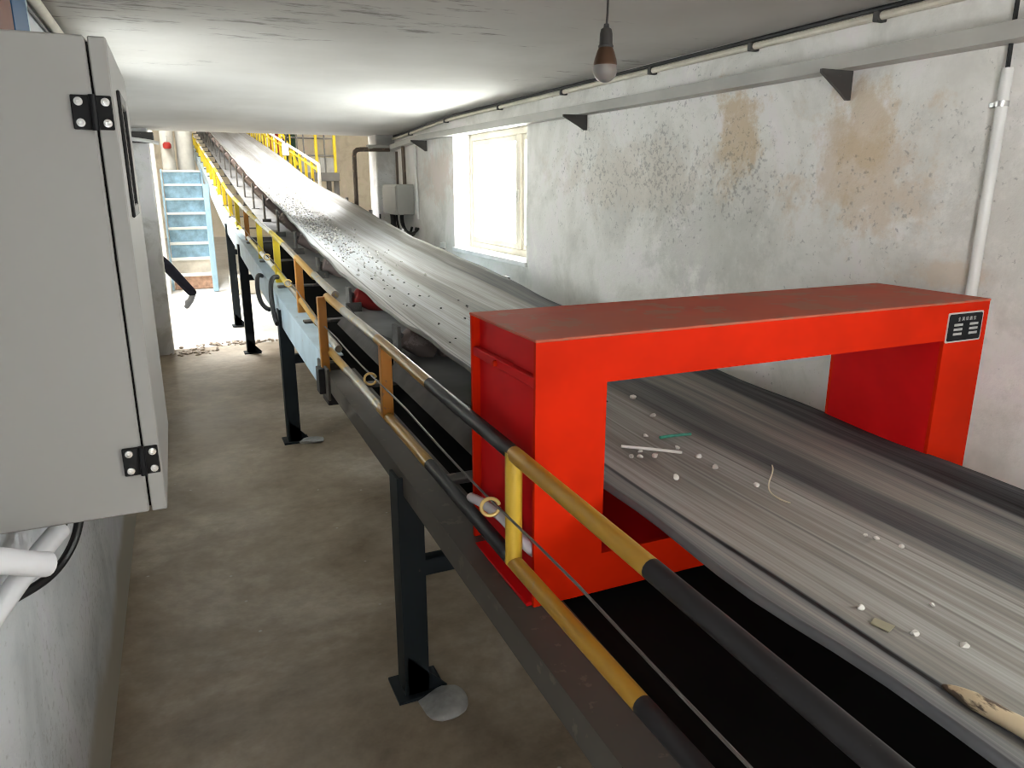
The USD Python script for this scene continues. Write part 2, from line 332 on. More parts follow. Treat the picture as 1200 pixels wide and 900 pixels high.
# belt: uv.x across (0..1), uv.y metres along
def belt_mat():
    nodes = {'t': ('texture_coordinate', {}), 'g': ('geometry', {}), 's': ('separate_xyz', {}),
             'm1': ('mapping', {'scale': (26, .35, 1)}), 'n1': ('noise_texture', {'scale': 1.0, 'detail': 6.0, 'roughness': .6}),
             'm2': ('mapping', {'scale': (110, .9, 1)}), 'n2': ('noise_texture', {'scale': 1.0, 'detail': 4.0}),
             'm3': ('mapping', {'scale': (7, .5, 1)}), 'n3': ('noise_texture', {'scale': 1.0, 'detail': 5.0, 'roughness': .6}),
             'a1': ('math', {'math_type': 'multiply_add', 'value2': .42}), 'a2': ('math', {'math_type': 'multiply_add', 'value2': .63}), 'a3': ('math', {'math_type': 'multiply', 'value2': .30}),
             'r': ('rgb_ramp', {'ramp': [(0.44, (.011, .0105, .0105)), (.56, (.062, .063, .068)), (.68, (.150, .148, .146)), (.78, (.24, .225, .203)), (.90, (.38, .37, .355)), (1.0, (.50, .51, .52))]}),
             # a pale dusty stripe along the middle left, a clean dark lane right of it, black rims
             'lane': ('rgb_ramp', {'ramp': [(0.0, (.30,) * 3), (.06, (.42,) * 3), (.092, (.40,) * 3), (.098, (.0,) * 3), (.107, (.0,) * 3), (.115, (.56,) * 3), (.22, (.55,) * 3), (.312, (.60,) * 3), (.316, (.30,) * 3), (.322, (.60,) * 3), (.42, (.62,) * 3), (.455, (.58,) * 3), (.459, (.32,) * 3), (.464, (.52,) * 3), (.50, (.40,) * 3), (.54, (.22,) * 3), (.655, (.20,) * 3), (.68, (.42,) * 3), (.74, (.36,) * 3), (.80, (.44,) * 3), (.88, (.36,) * 3), (.895, (.0,) * 3), (1, (.0,) * 3)]}),
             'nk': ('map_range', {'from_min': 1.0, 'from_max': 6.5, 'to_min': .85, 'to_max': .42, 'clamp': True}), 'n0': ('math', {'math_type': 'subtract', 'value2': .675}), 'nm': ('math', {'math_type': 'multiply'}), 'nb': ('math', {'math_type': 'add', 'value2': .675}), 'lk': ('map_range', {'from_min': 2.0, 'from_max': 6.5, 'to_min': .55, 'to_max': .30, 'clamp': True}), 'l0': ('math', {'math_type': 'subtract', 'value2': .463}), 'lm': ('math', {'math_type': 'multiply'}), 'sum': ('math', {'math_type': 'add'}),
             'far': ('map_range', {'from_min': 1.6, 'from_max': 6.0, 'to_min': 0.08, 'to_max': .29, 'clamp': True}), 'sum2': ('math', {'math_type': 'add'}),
             'p': ('principled_bsdf', {'roughness': .50, 'specular_ior_level': .12}),
             'rb': ('rgb_ramp', {'ramp': [(.4, (.55,) * 3), (.7, (.7,) * 3)]}), 'b': ('bump', {'strength': .15, 'distance': .004})}
    links = [('t.UV', 'm1.vector'), ('m1.vector', 'n1.vector'), ('t.UV', 'm2.vector'), ('m2.vector', 'n2.vector'), ('t.UV', 'm3.vector'), ('m3.vector', 'n3.vector'),
             ('n2.fac', 'a3.value1'), ('n3.fac', 'a2.value1'), ('a3.value', 'a2.value3'), ('n1.fac', 'a1.value1'), ('a2.value', 'a1.value3'),
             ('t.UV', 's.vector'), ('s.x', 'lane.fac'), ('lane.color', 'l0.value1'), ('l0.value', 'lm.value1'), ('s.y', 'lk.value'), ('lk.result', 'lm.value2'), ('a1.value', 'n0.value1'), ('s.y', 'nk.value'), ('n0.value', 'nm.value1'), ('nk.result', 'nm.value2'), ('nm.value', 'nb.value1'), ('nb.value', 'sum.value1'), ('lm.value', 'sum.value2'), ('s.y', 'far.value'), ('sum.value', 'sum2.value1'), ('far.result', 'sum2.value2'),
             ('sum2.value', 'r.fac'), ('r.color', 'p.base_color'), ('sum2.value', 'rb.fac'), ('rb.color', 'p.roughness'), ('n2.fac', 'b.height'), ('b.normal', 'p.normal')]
    mat('belt_rubber', nodes, links)
belt_mat()
plain('cover_grey', (.055, .050, .045), .7, specular_ior_level=.1, var=.35, scale=5)
plain('belt_under', (.20, .195, .19), .7, var=.25, scale=3)

# ------------------------------------------------------------------ setting
XL, XR, YE, ZF, ZC, YB = -.354, 2.30, 8.3, -1.7, .60, -4.6
S = dict(kind='structure')
def grid_box_wall(): pass
obj('floor', chbox((-.7, YB - .3, ZF - .2), (2.7, 8.55, ZF)), 'concrete_floor', label='brown grey bare concrete floor of the narrow gallery', **S)
obj('floor', chbox((-4.2, 8.55, ZF - .22), (7.2, 28.2, ZF - .012)), 'hall_floor', label='pale bright floor of the hall beyond the gallery', **S)
def ceiling_mesh():
    xs = np.linspace(XL - .3, XR + .3, 40); ys = np.r_[np.linspace(YB - .3, 6.0, 50), np.linspace(6.1, 8.6, 26)]
    X, Y = np.meshgrid(xs, ys); t = np.clip((Y - 6.2) / 2.1, 0, 1); Z = ZC - .062 * t * t * (3 - 2 * t)
    P = np.stack([X, Y, Z], -1).reshape(-1, 3); P[:, 2] += .004 * meshkit.noise(P * 1.7, 3)
    T = P.copy(); T[:, 2] = ZC + .35
    n = len(xs); F = []
    for i in range(len(ys) - 1):
        for j in range(n - 1):
            a = i * n + j; F += [[a, a + n, a + 1], [a + 1, a + n, a + n + 1]]
    F = np.array(F); o = len(P); G = F[:, ::-1] + o
    edge = []
    m = len(ys)
    loop = [j for j in range(n)] + [i * n + n - 1 for i in range(1, m)] + [(m - 1) * n + j for j in range(n - 2, -1, -1)] + [i * n for i in range(m - 2, 0, -1)]
    for a, b in zip(loop, loop[1:] + loop[:1]): edge += [[a, b, b + o], [a, b + o, a + o]]
    t = trimesh.Trimesh(np.vstack([P, T]), np.vstack([F, G, edge]), process=False); t.fix_normals(); return t
obj('ceiling', ceiling_mesh(), 'ceiling_paint', label='low pale plaster ceiling with peeling dark marks', **S)
def wall_x(x0, x1, y0, y1, z0, z1, holes):
    """slab between x0 and x1 with rectangular holes (ya, yb, za, zb)"""
    m = m3.Manifold.cube((x1 - x0, y1 - y0, z1 - z0)).translate((x0, y0, z0))
    for (a, b, c, d) in holes: m = m - m3.Manifold.cube((x1 - x0 + 2, b - a, d - c)).translate((x0 - 1, a, c))
    mm = m.to_mesh(); return trimesh.Trimesh(mm.vert_properties[:, :3], mm.tri_verts)
W1 = (4.88, 6.40, -.54, .435); W2 = (-2.0, -.2, -.54, .435)
obj('wall_right', wall_x(XR, XR + .32, YB - .3, YE + .25, ZF - .1, ZC + .2, [W1, W2]), 'plaster_right', label='stained whitewashed right wall with ochre damp patches', smooth=False, **S)
obj('wall_left', wall_x(XL - .3, XL, YB - .3, YE + .25, ZF - .1, ZC + .2, [(-2.35, -1.05, ZF, .30), (3.5, 4.7, -.42, .40)]), 'plaster_left', label='white plastered left wall behind the grey cabinet', smooth=False, **S)
back = m3.Manifold.cube((XR - XL + .7, .3, 2.6)).translate((XL - .3, YB - .3, ZF - .1))
bm = back.to_mesh(); obj('wall_back', trimesh.Trimesh(bm.vert_properties[:, :3], bm.tri_verts), 'plaster_back', smooth=False, label='back wall of the gallery behind the camera', **S)
# piers that carry the ceiling edge
pl = chbox((XL - .02, YE, ZF - .02), (-.15, YE + .35, ZC - .03), .012)
obj('trim_1', pl, 'plaster_pier', label='grey plastered pier at the left end of the gallery', **S)
obj('trim_2', chbox((2.09, YE, ZF - .02), (XR + .02, YE + .35, ZC - .03), .012), 'plaster_pier', label='white plastered pier at the right end of the gallery', **S)
# hall shell
obj('wall_far', chbox((-4.2, 28, ZF - .1), (7.2, 28.3, 6.0)), 'cream_wall', label='cream painted far wall of the hall', **S)
obj('wall_hall_left', chbox((-4.5, 8.0, ZF - .1), (-4.2, 28.3, 6.0)), 'cream_wall', **S)
obj('wall_hall_right', chbox((7.2, 8.0, ZF - .1), (7.5, 28.3, 6.0)), 'cream_wall', **S)
hf = [chbox((-4.2, 8.25, ZF - .1), (XL - .3, 8.55, 6.0)), chbox((XR + .32, 8.25, ZF - .1), (7.2, 8.55, 6.0)), chbox((XL - .3, 8.25, ZC + .36), (XR + .32, 8.55, 6.0))]
obj('wall_added_front', cat_(*hf), 'cream_wall', smooth=False, **S)  # unseen hall front, added to stop sky light leaking in above the ceiling
rf = m3.Manifold.cube((12, 20.6, .2)).translate((-4.6, 7.9, 6.0)) - m3.Manifold.cube((3.0, 4.0, 1)).translate((-3.1, 9.6, 5.6))  # unseen roof, added with an opening to limit and aim the hall daylight
rm = rf.to_mesh(); obj('ceiling', trimesh.Trimesh(rm.vert_properties[:, :3], rm.tri_verts), 'plaster_back', smooth=False, **S)

# windows
def window(name, y0, y1, z0, z1, label, left=False):
    def X(m):
        if left: m = m.copy(); m.apply_transform(np.diag([-1, 1, 1, 1.])); m.apply_translation((XR + XL, 0, 0))
        return m
    t = thing(name, label, None, (XL - .16 if left else XR + .16, (y0 + y1) / 2, z0), kind='structure')
    xa, xb = XR + .155, XR + .205
    f = [chbox((xa, y0, z0), (xb, y0 + .05, z1), .004), chbox((xa, y1 - .05, z0), (xb, y1, z1), .004), chbox((xa, y0 + .05, z0), (xb, y1 - .05, z0 + .055), .004), chbox((xa, y0 + .05, z1 - .055), (xb, y1 - .05, z1), .004)]
    obj('window_frame', X(cat_(*f)), 'window_paint', t)
    ym = y0 + (y1 - y0) * .30
    obj('mullion', X(chbox((xa - .008, ym - .035, z0 + .055), (xb - .004, ym + .035, z1 - .055), .004)), 'window_paint', t)
    for (a, b) in ((y0 + .052, ym - .037), (ym + .037, y1 - .052)):
        c, d = z0 + .058, z1 - .058; w = .042; xc, xd = xa + .006, xa + .040
        s = [chbox((xc, a, c), (xd, a + w, d), .003), chbox((xc, b - w, c), (xd, b, d), .003), chbox((xc, a + w, c), (xd, b - w, c + w), .003), chbox((xc, a + w, d - w), (xd, b - w, d), .003)]
        sh = obj('sash', X(cat_(*s)), 'window_paint', t)
        obj('pane', X(chbox((xa + .02, a + w - .004, c + w - .004), (xa + .024, b - w + .004, d - w + .004))), 'pane', sh)
    obj('window_sill', X(chbox((XR - .02, y0 - .02, z0 - .03), (xa + .02, y1 + .02, z0 + .006), .004)), 'sill_white', t)
    hz = z0 + .42
    h = cat_(chbox((xa - .022, ym - .012, hz), (xa - .008, ym + .012, hz + .09), .003), cyl((xa - .02, ym, hz + .045), (xa - .05, ym, hz + .045), .007, 8), chbox((xa - .06, ym - .008, hz - .03), (xa - .045, ym + .008, hz + .055), .003))
    obj('window_latch', X(h), 'box_grey', t)
window('window_1', *W1, 'cream wooden window deep in the right wall, glowing with daylight')
window('window_3', 3.5, 4.7, -.42, .40, 'cream wooden window in the left wall behind the grey cabinet', left=True)
window('window_2', *W2, 'cream wooden window in the right wall behind the camera')

# ------------------------------------------------------------------ conveyor curves
zs = curve((-4, -.985), (0, -.93), (1.1, -.905), (2, -.875), (2.9, -.851), (4.5, -.79), (6, -.69), (7.9, -.56), (10, -.40), (13.4, .0), (20, .82), (30, 2.07))      # top of the frame
zc = curve((-4, -.76), (.4, -.725), (1.3, -.715), (2.2, -.695), (3, -.665), (4, -.625), (5, -.565), (6, -.49), (7.5, -.385), (9.7, -.15), (13.4, .31), (20, 1.13), (30, 2.38))   # belt middle
xle = curve((-4, .835), (1.5, .838), (2.3, .86), (3.07, .88), (4.03, .90), (5.62, .93), (7.5, .95), (30, .95))
zle = curve((-4, -.72), (-.5, -.69), (.4, -.664), (1.35, -.658), (2.3, -.590), (3.07, -.580), (4.03, -.548), (5.62, -.438), (7.54, -.214), (9.7, .03), (13.4, .50), (20, 1.32), (30, 2.57))
xlf = curve((-4, .935), (.5, .932), (1.4, .945), (2.2, .96), (5, 1.08), (7, 1.12), (30, 1.12))
zlf = curve((-4, -.75), (.4, -.697), (1.3, -.696), (2.2, -.664), (3, -.655), (4, -.620), (5, -.56), (6, -.485), (7.5, -.38), (9.7, -.145), (13.4, .315), (20, 1.135), (30, 2.385))
xre = curve((-4, 1.85), (2, 1.85), (3.6, 1.83), (5, 1.76), (30, 1.75))
zre = curve((-4, -.80), (.4, -.735), (1.03, -.725), (1.36, -.722), (1.76, -.703), (2.6, -.660), (3.58, -.602), (4.44, -.50), (6, -.386), (7.8, -.20), (10.25, .04), (13.4, .47), (20, 1.30), (30, 2.55))
xrf = curve((-4, 1.72), (2, 1.72), (5, 1.60), (7, 1.58), (30, 1.58))
zrf = curve((-4, -.83), (.4, -.775), (.94, -.755), (1.26, -.738), (1.62, -.722), (2.1, -.69), (3, -.66), (4, -.62), (5, -.56), (6, -.485), (7.5, -.38), (9.7, -.145), (13.4, .315), (20, 1.135), (30, 2.385))
def section(y):
    """polyline across the belt, 0..1, from the left rim to the right rim"""
    wob = .006 * math.sin(y * 5.1) + .005 * math.sin(y * 11.3 + 1)
    P = np.array([(xle(y), zle(y) + wob), (xlf(y), zlf(y)), (1.30, zc(y)), (xrf(y), zrf(y)), (xre(y), zre(y) + .4 * wob)])
    d = np.r_[0, np.cumsum(np.hypot(*np.diff(P, axis=0).T))]; u = d / d[-1]
    pts = [P[0]]; us = [0.]
    for i in range(1, 4):         # round the folds
        a, b, c = P[i - 1], P[i], P[i + 1]; r = .25 if i == 2 else float(np.interp(y, [1.8, 5], [.12, .38]))
        p0, p2 = b + (a - b) * r, b + (c - b) * r; u0, u2 = u[i] + (u[i - 1] - u[i]) * r, u[i] + (u[i + 1] - u[i]) * r
        for t in np.linspace(0, 1, 5):
            pts.append((1 - t) ** 2 * p0 + 2 * t * (1 - t) * b + t * t * p2); us.append((1 - t) ** 2 * u0 + 2 * t * (1 - t) * u[i] + t * t * u2)
    pts.append(P[4]); us.append(1.); return np.array(pts), np.array(us)
UN = [0, .01, .03, .05, .07, .085, .09, .094, .098, .102, .106, .11, .115, .12, .13, .14, .16, .2, .26, .32, .38, .44, .5, .56, .62, .68, .74, .8, .84, .87, .885, .895, .905, .92, .95, .975, 1]
def belt_mesh(ys, thick=.018):
    n = len(UN); top, uvt = [], []
    for y in ys:
        p, u = section(y)
        for q in UN: top.append((np.interp(q, u, p[:, 0]), y, np.interp(q, u, p[:, 1]))); uvt.append((q, y))
    top = np.array(top); bot = top - [0, 0, thick]; F = []
    for i in range(len(ys) - 1):
        for j in range(n - 1):
            a = i * n + j; F += [[a, a + 1, a + n], [a + 1, a + n + 1, a + n]]
    F = np.array(F); o = len(top); E = []
    for i in range(len(ys) - 1):
        a, b = i * n, (i + 1) * n; E += [[a, b, b + o], [a, b + o, a + o]]
        a, b = i * n + n - 1, (i + 1) * n + n - 1; E += [[a, b + o, b], [a, a + o, b + o]]
    return (np.vstack([top, bot]), np.vstack([F, F[:, ::-1] + o, E])), np.vstack([uvt, uvt])
def belt_z(x, y):
    p, _ = section(y); return float(np.interp(x, p[:, 0], p[:, 1]))

conv = thing('belt_conveyor', 'long black belt conveyor on dark trestle legs climbing away into the hall', 'conveyor', (1.3, 8, ZF))
ysb = np.r_[np.arange(-2.2, 8, .09), np.arange(8, 27.1, .2)]
bm_, uvb = belt_mesh(ysb)
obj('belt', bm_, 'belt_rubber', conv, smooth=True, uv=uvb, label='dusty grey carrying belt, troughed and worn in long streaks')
# return strand
rsec = [(.85, 0), (1.30, -.012), (1.74, 0), (1.74, .012), (1.30, 0), (.85, .012)]
obj('return_belt', sweep_y(rsec, np.r_[np.arange(1.9, 8, .3), np.arange(8, 27, .6)], lambda y: .55 * zc(y) + .45 * zs(y)), 'belt_under', conv)
# stringers: dark near part, blue far part, on both sides
def channel(x, s, h, fl, t=.008):   # outer web at x, flange towards s
    return [(x, 0), (x, -h), (x + s * fl, -h), (x + s * fl, -h + t), (x + s * t, -h + t), (x + s * t, -t), (x + s * fl, -t), (x + s * fl, 0)]
for (x, s) in ((.57, 1), (2.03, -1)):
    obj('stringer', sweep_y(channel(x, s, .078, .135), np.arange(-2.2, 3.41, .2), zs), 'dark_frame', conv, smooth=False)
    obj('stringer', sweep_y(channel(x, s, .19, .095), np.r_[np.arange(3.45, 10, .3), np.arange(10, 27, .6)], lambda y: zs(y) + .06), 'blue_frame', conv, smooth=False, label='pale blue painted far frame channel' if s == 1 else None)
    obj('splice_plate', chbox((x - .012 if s == 1 else x, 3.30, zs(3.4) - .12), (x if s == 1 else x + .012, 3.56, zs(3.4) + .03), .003), 'dark_frame', conv)
obj('under_belt_shade', sweep_y([(.667, 0), (1.933, 0), (1.933, -.006), (.667, -.006)], np.arange(-2.2, 9.0, .4), lambda y: zs(y) - .03), 'belt_shade_black', conv)  # black sheet added where the frame lies in shade under the belt
for k in range(3, 8):
    y = -1.8 + k * 1.1
    obj('cross_member', chbox((.60, y - .03, zs(y) - .075), (2.0, y + .03, zs(y) - .062), .003), 'dark_frame', conv) if y < 3.4 else obj('cross_member', chbox((.60, y - .03, zs(y) - .10), (2.0, y + .03, zs(y) - .04), .004), 'dark_frame', conv)
# idlers
def idler(y, red=False):
    z0, zm = zs(y), zc(y) - .013
    tr = np.clip((y - 1.8) / 3.2, 0, 1)
    fr = [chbox((.667, y - .03, z0 - .004), (1.933, y + .03, z0 + .012), .003)] if y < 3.4 else [chbox((.60, y - .03, z0 + .061), (2.0, y + .03, z0 + .075), .003)]
    zb = z0 + .012 if y < 3.4 else z0 + .075
    xl0, xr0 = max(xlf(y) - .02, .98), min(xrf(y) + .02, 1.64)
    r = .048
    pl0, pl1 = np.array([xle(y) + .005, y, zle(y) - .018]), np.array([xlf(y), y, zlf(y) - .013])
    pr0, pr1 = np.array([xre(y) - .005, y, zre(y) - .018]), np.array([xrf(y), y, zrf(y) - .013])
    def wing(p0, p1, s):
        d = (p1 - p0) / np.linalg.norm(p1 - p0); nrm = np.array([-d[2] * s, 0, d[0] * s]); nrm *= -1 if nrm[2] > 0 else 1
        L = .30; e0 = p0 + nrm * r; e1 = e0 + d * min(L, np.linalg.norm(p1 - p0) + .04)
        return e0, e1
    rolls = []
    if tr > .15:
        for (p0, p1, s) in ((pl0, pl1, 1), (pr0, pr1, -1)):
            e0, e1 = wing(p0, p1, s); rolls.append((e0, e1))
            q = e0 + (e0 - e1) / np.linalg.norm(e0 - e1) * .03
            fr.append(chbox((q[0] - .008, y - .045, zb), (q[0] + .008, y + .045, q[2] + .035), .002)); fr.append(chbox((q[0] - .03, y - .05, zb), (q[0] + .06, y - .04, zb + .09), .002)); fr.append(cyl(q, e0, .012, 8))
            fr.append(chbox((e1[0] - .005, y + .05, zb), (e1[0] + .005, y + .075, e1[2]), .002))
        rolls.append((np.array([xlf(y) + .03, y, zm - r]), np.array([xrf(y) - .03, y, zm - r])))
    else:
        rolls.append((np.array([.90, y, zm - r - .01]), np.array([1.72, y, zm - r - .03])))
        for s in (.885, 1.735): fr.append(chbox((s - .006, y - .035, zb), (s + .006, y + .035, zm - .02), .002))
    it = obj('idler', cat_(*fr), 'idler_steel', conv)
    for e0, e1 in rolls:
        d = (e1 - e0); ln = np.linalg.norm(d); d = d / ln
        prof = [0, .006, .012, ln - .012, ln - .006, ln]; rad = [r * .55, r * .9, r, r, r * .9, r * .55]
        obj('roller', tube([e0 + d * a for a in prof], rad, 16), 'roller_red' if red else 'roller_rust', it)
for k in range(24):
    y = -1.3 + 1.1 * k if k < 14 else 13.0 + 1.2 * (k - 13)
    if y < 1.8: continue
    idler(y, red=(k == 5))
# side covers between idlers under the belt edge (grey plates seen behind the rail)
for (a, b) in ((2.02, 3.05), (3.16, 4.12)):
    V = []; n = 12
    for i in range(n + 1):
        t = i / n; y = a + (b - a) * t; sag = .03 * math.sin(math.pi * t)
        for q in np.linspace(0, 1, 6): V.append((.77 + .06 * q + .01 * math.sin(3 * q), y, zs(y) + .06 + (.12 - .02 * t - sag) * q))
    V = np.array(V); F = [[i * 6 + j, (i + 1) * 6 + j, i * 6 + j + 1] for i in range(n) for j in range(5)] + [[(i + 1) * 6 + j, (i + 1) * 6 + j + 1, i * 6 + j + 1] for i in range(n) for j in range(5)]
    F = np.array(F)[:, ::-1]; o = len(V); loop = [j for j in range(6)] + [i * 6 + 5 for i in range(1, n + 1)] + [n * 6 + j for j in range(4, -1, -1)] + [i * 6 for i in range(n - 1, 0, -1)]
    E_ = [t for p, q in zip(loop, loop[1:] + loop[:1]) for t in ([p, q, q + o], [p, q + o, p + o])]
    m = trimesh.Trimesh(np.vstack([V, V + [.006, 0, 0]]), np.vstack([F, F[:, ::-1] + o, E_]), process=False); m.fix_normals()
    obj('side_cover', m, 'cover_grey', conv)
# legs
LY = [2.16, 5.0, 8.05, 9.75]
def leg(y, x, s):
    zt = zs(y) - .02
    Lp = [(0, 0), (.085 * s, 0), (.085 * s, .01), (.01 * s, .01), (.01 * s, .09), (0, .09)]
    if s < 0: Lp = Lp[::-1]
    m = prism(Lp, ((x, y - .045, ZF), (1, 0, 0), (0, 1, 0), (0, 0, 1)), zt - ZF)
    l = obj('support_leg', m, 'leg_paint', conv, smooth=False)
    obj('base_plate', chbox((x - .03 * s, y - .07, ZF), (x + .14 * s, y + .08, ZF + .012), .002), 'leg_paint', l)
    g = [(.012 * s, 0), (.15 * s, 0), (.012 * s, .15)]
    if s < 0: g = g[::-1]
    obj('gusset', prism(g, ((x, y - .035, ZF + .012), (1, 0, 0), (0, 0, 1), (0, -1, 0)), .01), 'leg_paint', l)
for y in LY:
    leg(y, .55, 1); leg(y, 2.05, -1)
    zz = zs(y) - .36
    obj('leg_brace', chbox((.56, y - .025, zz - .03), (2.04, y + .025, zz + .03), .004), 'leg_paint', conv)

# mortar footing of second leg
obj('mortar_lump', rock((.66, 2.05, ZF + .004), .10, 6, .30), 'mortar', label='dark mortar lump at the foot of the nearest conveyor leg', cat='mortar')
ft = rock((.70, 4.93, ZF + .005), .09, 5, .28); obj('mortar_lump', ft, 'mortar', label='grey mortar lump at the foot of the second conveyor leg', cat='mortar')

# ------------------------------------------------------------------ guard rail
XRl = .60
zt_ = curve((-.6, -.60), (.3, -.572), (1.33, -.545), (1.9, -.532), (2.4, -.515), (3.42, -.490), (4.5, -.415), (5.5, -.345), (6.7, -.282), (7.9, -.215), (10, -.06), (12, .20), (16, .66), (30, 2.38))
zb_ = curve((-.6, -.83), (.3, -.808), (1.33, -.795), (1.9, -.78), (2.4, -.768), (3.42, -.745), (4.5, -.655), (5.5, -.60), (6.7, -.54), (7.9, -.48), (10, -.35), (12, -.11), (16, .33), (30, 2.05))
rail = thing('guard_rail', 'yellow and black banded tube guard rail along the near side of the belt', 'railing', (XRl, 3.4, zs(3.4)))
def band(nm, f, a, b, mt, r=.0175, dx=0.0, dz=0.0):
    ys = np.linspace(a, b, max(3, int((b - a) / .25) + 2)); obj(nm, tube([(XRl + dx, y, f(y) + dz) for y in ys], r, 14), mt, rail)
for nm, f, cuts in (('top_rail', zt_, (.825, 1.33, 1.90)), ('bottom_rail', zb_, (.83, 1.34, 1.92))):
    c0, c1, c2 = cuts
    band(nm, f, -.6, c0, 'black_paint', .0178); band(nm, f, c0, c1, 'yellow_paint'); band(nm, f, c1, c2, 'black_paint'); band(nm, f, c2, 2.48, 'yellow_paint')
    band(nm, f, 2.48, 3.05, 'steel_rail'); band(nm, f, 3.05, 3.42, 'yellow_paint')
    band(nm, f, 3.40, 3.95, 'steel_rail', dx=.036, dz=.01); band(nm, f, 3.95, 4.55, 'yellow_paint', dx=.036); band(nm, f, 4.55, 5.1, 'steel_rail', dx=.036); band(nm, f, 5.1, 5.75, 'yellow_bright', dx=.036)
    for k in range(12):
        band(nm, f, 5.75 + k * 1.7, 5.75 + k * 1.7 + .95, 'rail_white', dx=.036); band(nm, f, 6.70 + k * 1.7, 5.75 + (k + 1) * 1.7, 'yellow_bright', dx=.036)
def post(y, mt, low=None, dx=0.0, w=.019):
    z1, z0 = zt_(y) + .004, zb_(y) - .004 if low is None else low
    obj('post', tube([(XRl + dx, y, z0), (XRl + dx, y, z1)], w, 14) if mt == 'yellow_mid' else chbox((XRl + dx - w, y - .017, z0), (XRl + dx + w, y + .017, z1), .003), mt, rail)
post(1.33, 'yellow_mid'); post(2.39, 'orange_paint'); post(3.40, 'orange_paint', zs(3.4) - .04, -.03)
post(-.2, 'yellow_paint', dx=0)
for k, y in enumerate([4.5, 5.5, 6.6, 7.75] + [8.8 + 1.0 * i for i in range(18)]):
    post(y, ['orange_paint', 'yellow_bright', 'yellow_bright', 'orange_paint'][k] if k < 4 else 'yellow_bright', zs(y) - .02, .036, .022)
obj('rail_bracket', cat_(chbox((.53, 3.36, zs(3.4) - .10), (.57, 3.44, zs(3.4) + .02), .003), chbox((.56, 3.33, zs(3.4) - .15), (.64, 3.47, zs(3.4) - .09), .004)), 'black_paint', rail)

# emergency pull cord with ring eyelets
cord = thing('pull_cord', 'thin grey emergency pull cord strung through ring eyes between the rails', 'cord', (XRl - .03, 3, zb_(3)))
cp = [(.575, y, .52 * zt_(y) + .48 * zb_(y) - .012 * math.sin((y % 1.05) / 1.05 * math.pi)) for y in np.arange(-.5, 9.6, .15)]
obj('wire', tube(cp, .0028, 8), 'wire_steel', cord)
def ring(c, R0, r, axis_t=(1, 0, .0)):
    th = np.linspace(.25, 2 * np.pi - .1, 28); c = np.array(c); a = np.array([.96, -.28, 0]); b = np.array([0, 0, 1.])
    return tube([c + R0 * (math.cos(t) * a + math.sin(t) * b) for t in th], r, 8)
for y in (1.365, 2.45, 4.42, 5.42):
    i = min(range(len(cp)), key=lambda k: abs(cp[k][1] - y)); z = np.interp(y, [c[1] for c in cp], [c[2] for c in cp])
    obj('ring_eye', ring((.560, y, z), .020, .0042), 'ring_brass', cord)

# ------------------------------------------------------------------ metal detector
x0, x1, y0, y1, zb0, zt0 = .63, 2.008, 1.289, 1.655, -.895, -.302
det = thing('metal_detector', 'big red box-frame tunnel metal detector straddling the conveyor belt', 'metal detector', (1.32, 1.47, zb0))
xi0, xi1, zi0, zi1 = .798, 1.845, -.800, -.400
def yz(z, y): return y + (.0 if y < 1.4 else (z - zb0) * -.035)
T = .008
def frame_plate(ya, yb):
    o = [(x0, zb0), (x1, zb0), (x1, zt0), (x0, zt0)]; h = [(xi0, zi0), (xi0, zi1), (xi1, zi1), (xi1, zi0)]
    m = trimesh.creation.extrude_polygon(Polygon(o, [h]), yb - ya, engine='earcut')
    Tm = np.array([[1, 0, 0, 0], [0, 0, -1, yb], [0, 1, 0, 0], [0, 0, 0, 1.]]); m.apply_transform(Tm); return m
obj('front_plate', frame_plate(y0, y0 + .010), 'red_paint', det, smooth=False, label='bright orange red front frame plate')
obj('rear_plate', frame_plate(y1 - .010, y1), 'red_paint', det, smooth=False)
obj('top_cover', chbox((x0 - .002, y0 - .002, zt0), (x1 + .002, y1 + .002, zt0 + .006), .002), 'red_top', det, label='dusty brownish red top cover')
ly, ry = y0 + .011, y1 - .011
obj('side_panel', chbox((x0 + .020, ly, zb0 + .008), (x0 + .028, ry, zt0 - .001), .001), 'red_inner', det)
obj('side_panel', chbox((x1 - .028, ly, zb0 + .008), (x1 - .020, ry, zt0 - .001), .001), 'red_inner', det)
obj('side_ledge', chbox((x0 + .002, ly, -.400), (x0 + .019, ry, -.378), .002), 'red_inner', det)
obj('bottom_plate', chbox((x0 - .012, ly, zb0 - .001), (x1 + .012, y1 + .06, zb0 + .007), .001), 'red_inner', det)
obj('tunnel_lining', cat_(chbox((xi0 - .008, ly, zi0), (xi0, ry, zi1)), chbox((xi1, ly, zi0), (xi1 + .008, ry, zi1)), chbox((xi0 - .008, ly, zi1), (xi1 + .008, ry, zi1 + .008)), chbox((xi0 - .008, ly, zi0 - .008), (xi1 + .008, ry, zi0))), 'red_inner', det, smooth=False)
bolt = lathe([(0, 0), (.008, 0), (.008, .004), (.005, .008), (0, .008)], 10); bolt.apply_transform(trimesh.transformations.rotation_matrix(-np.pi / 2, [0, 1, 0])); bolt.apply_translation((x0 + .002, 1.50, -.389))
obj('bolt', bolt, 'red_paint', det)
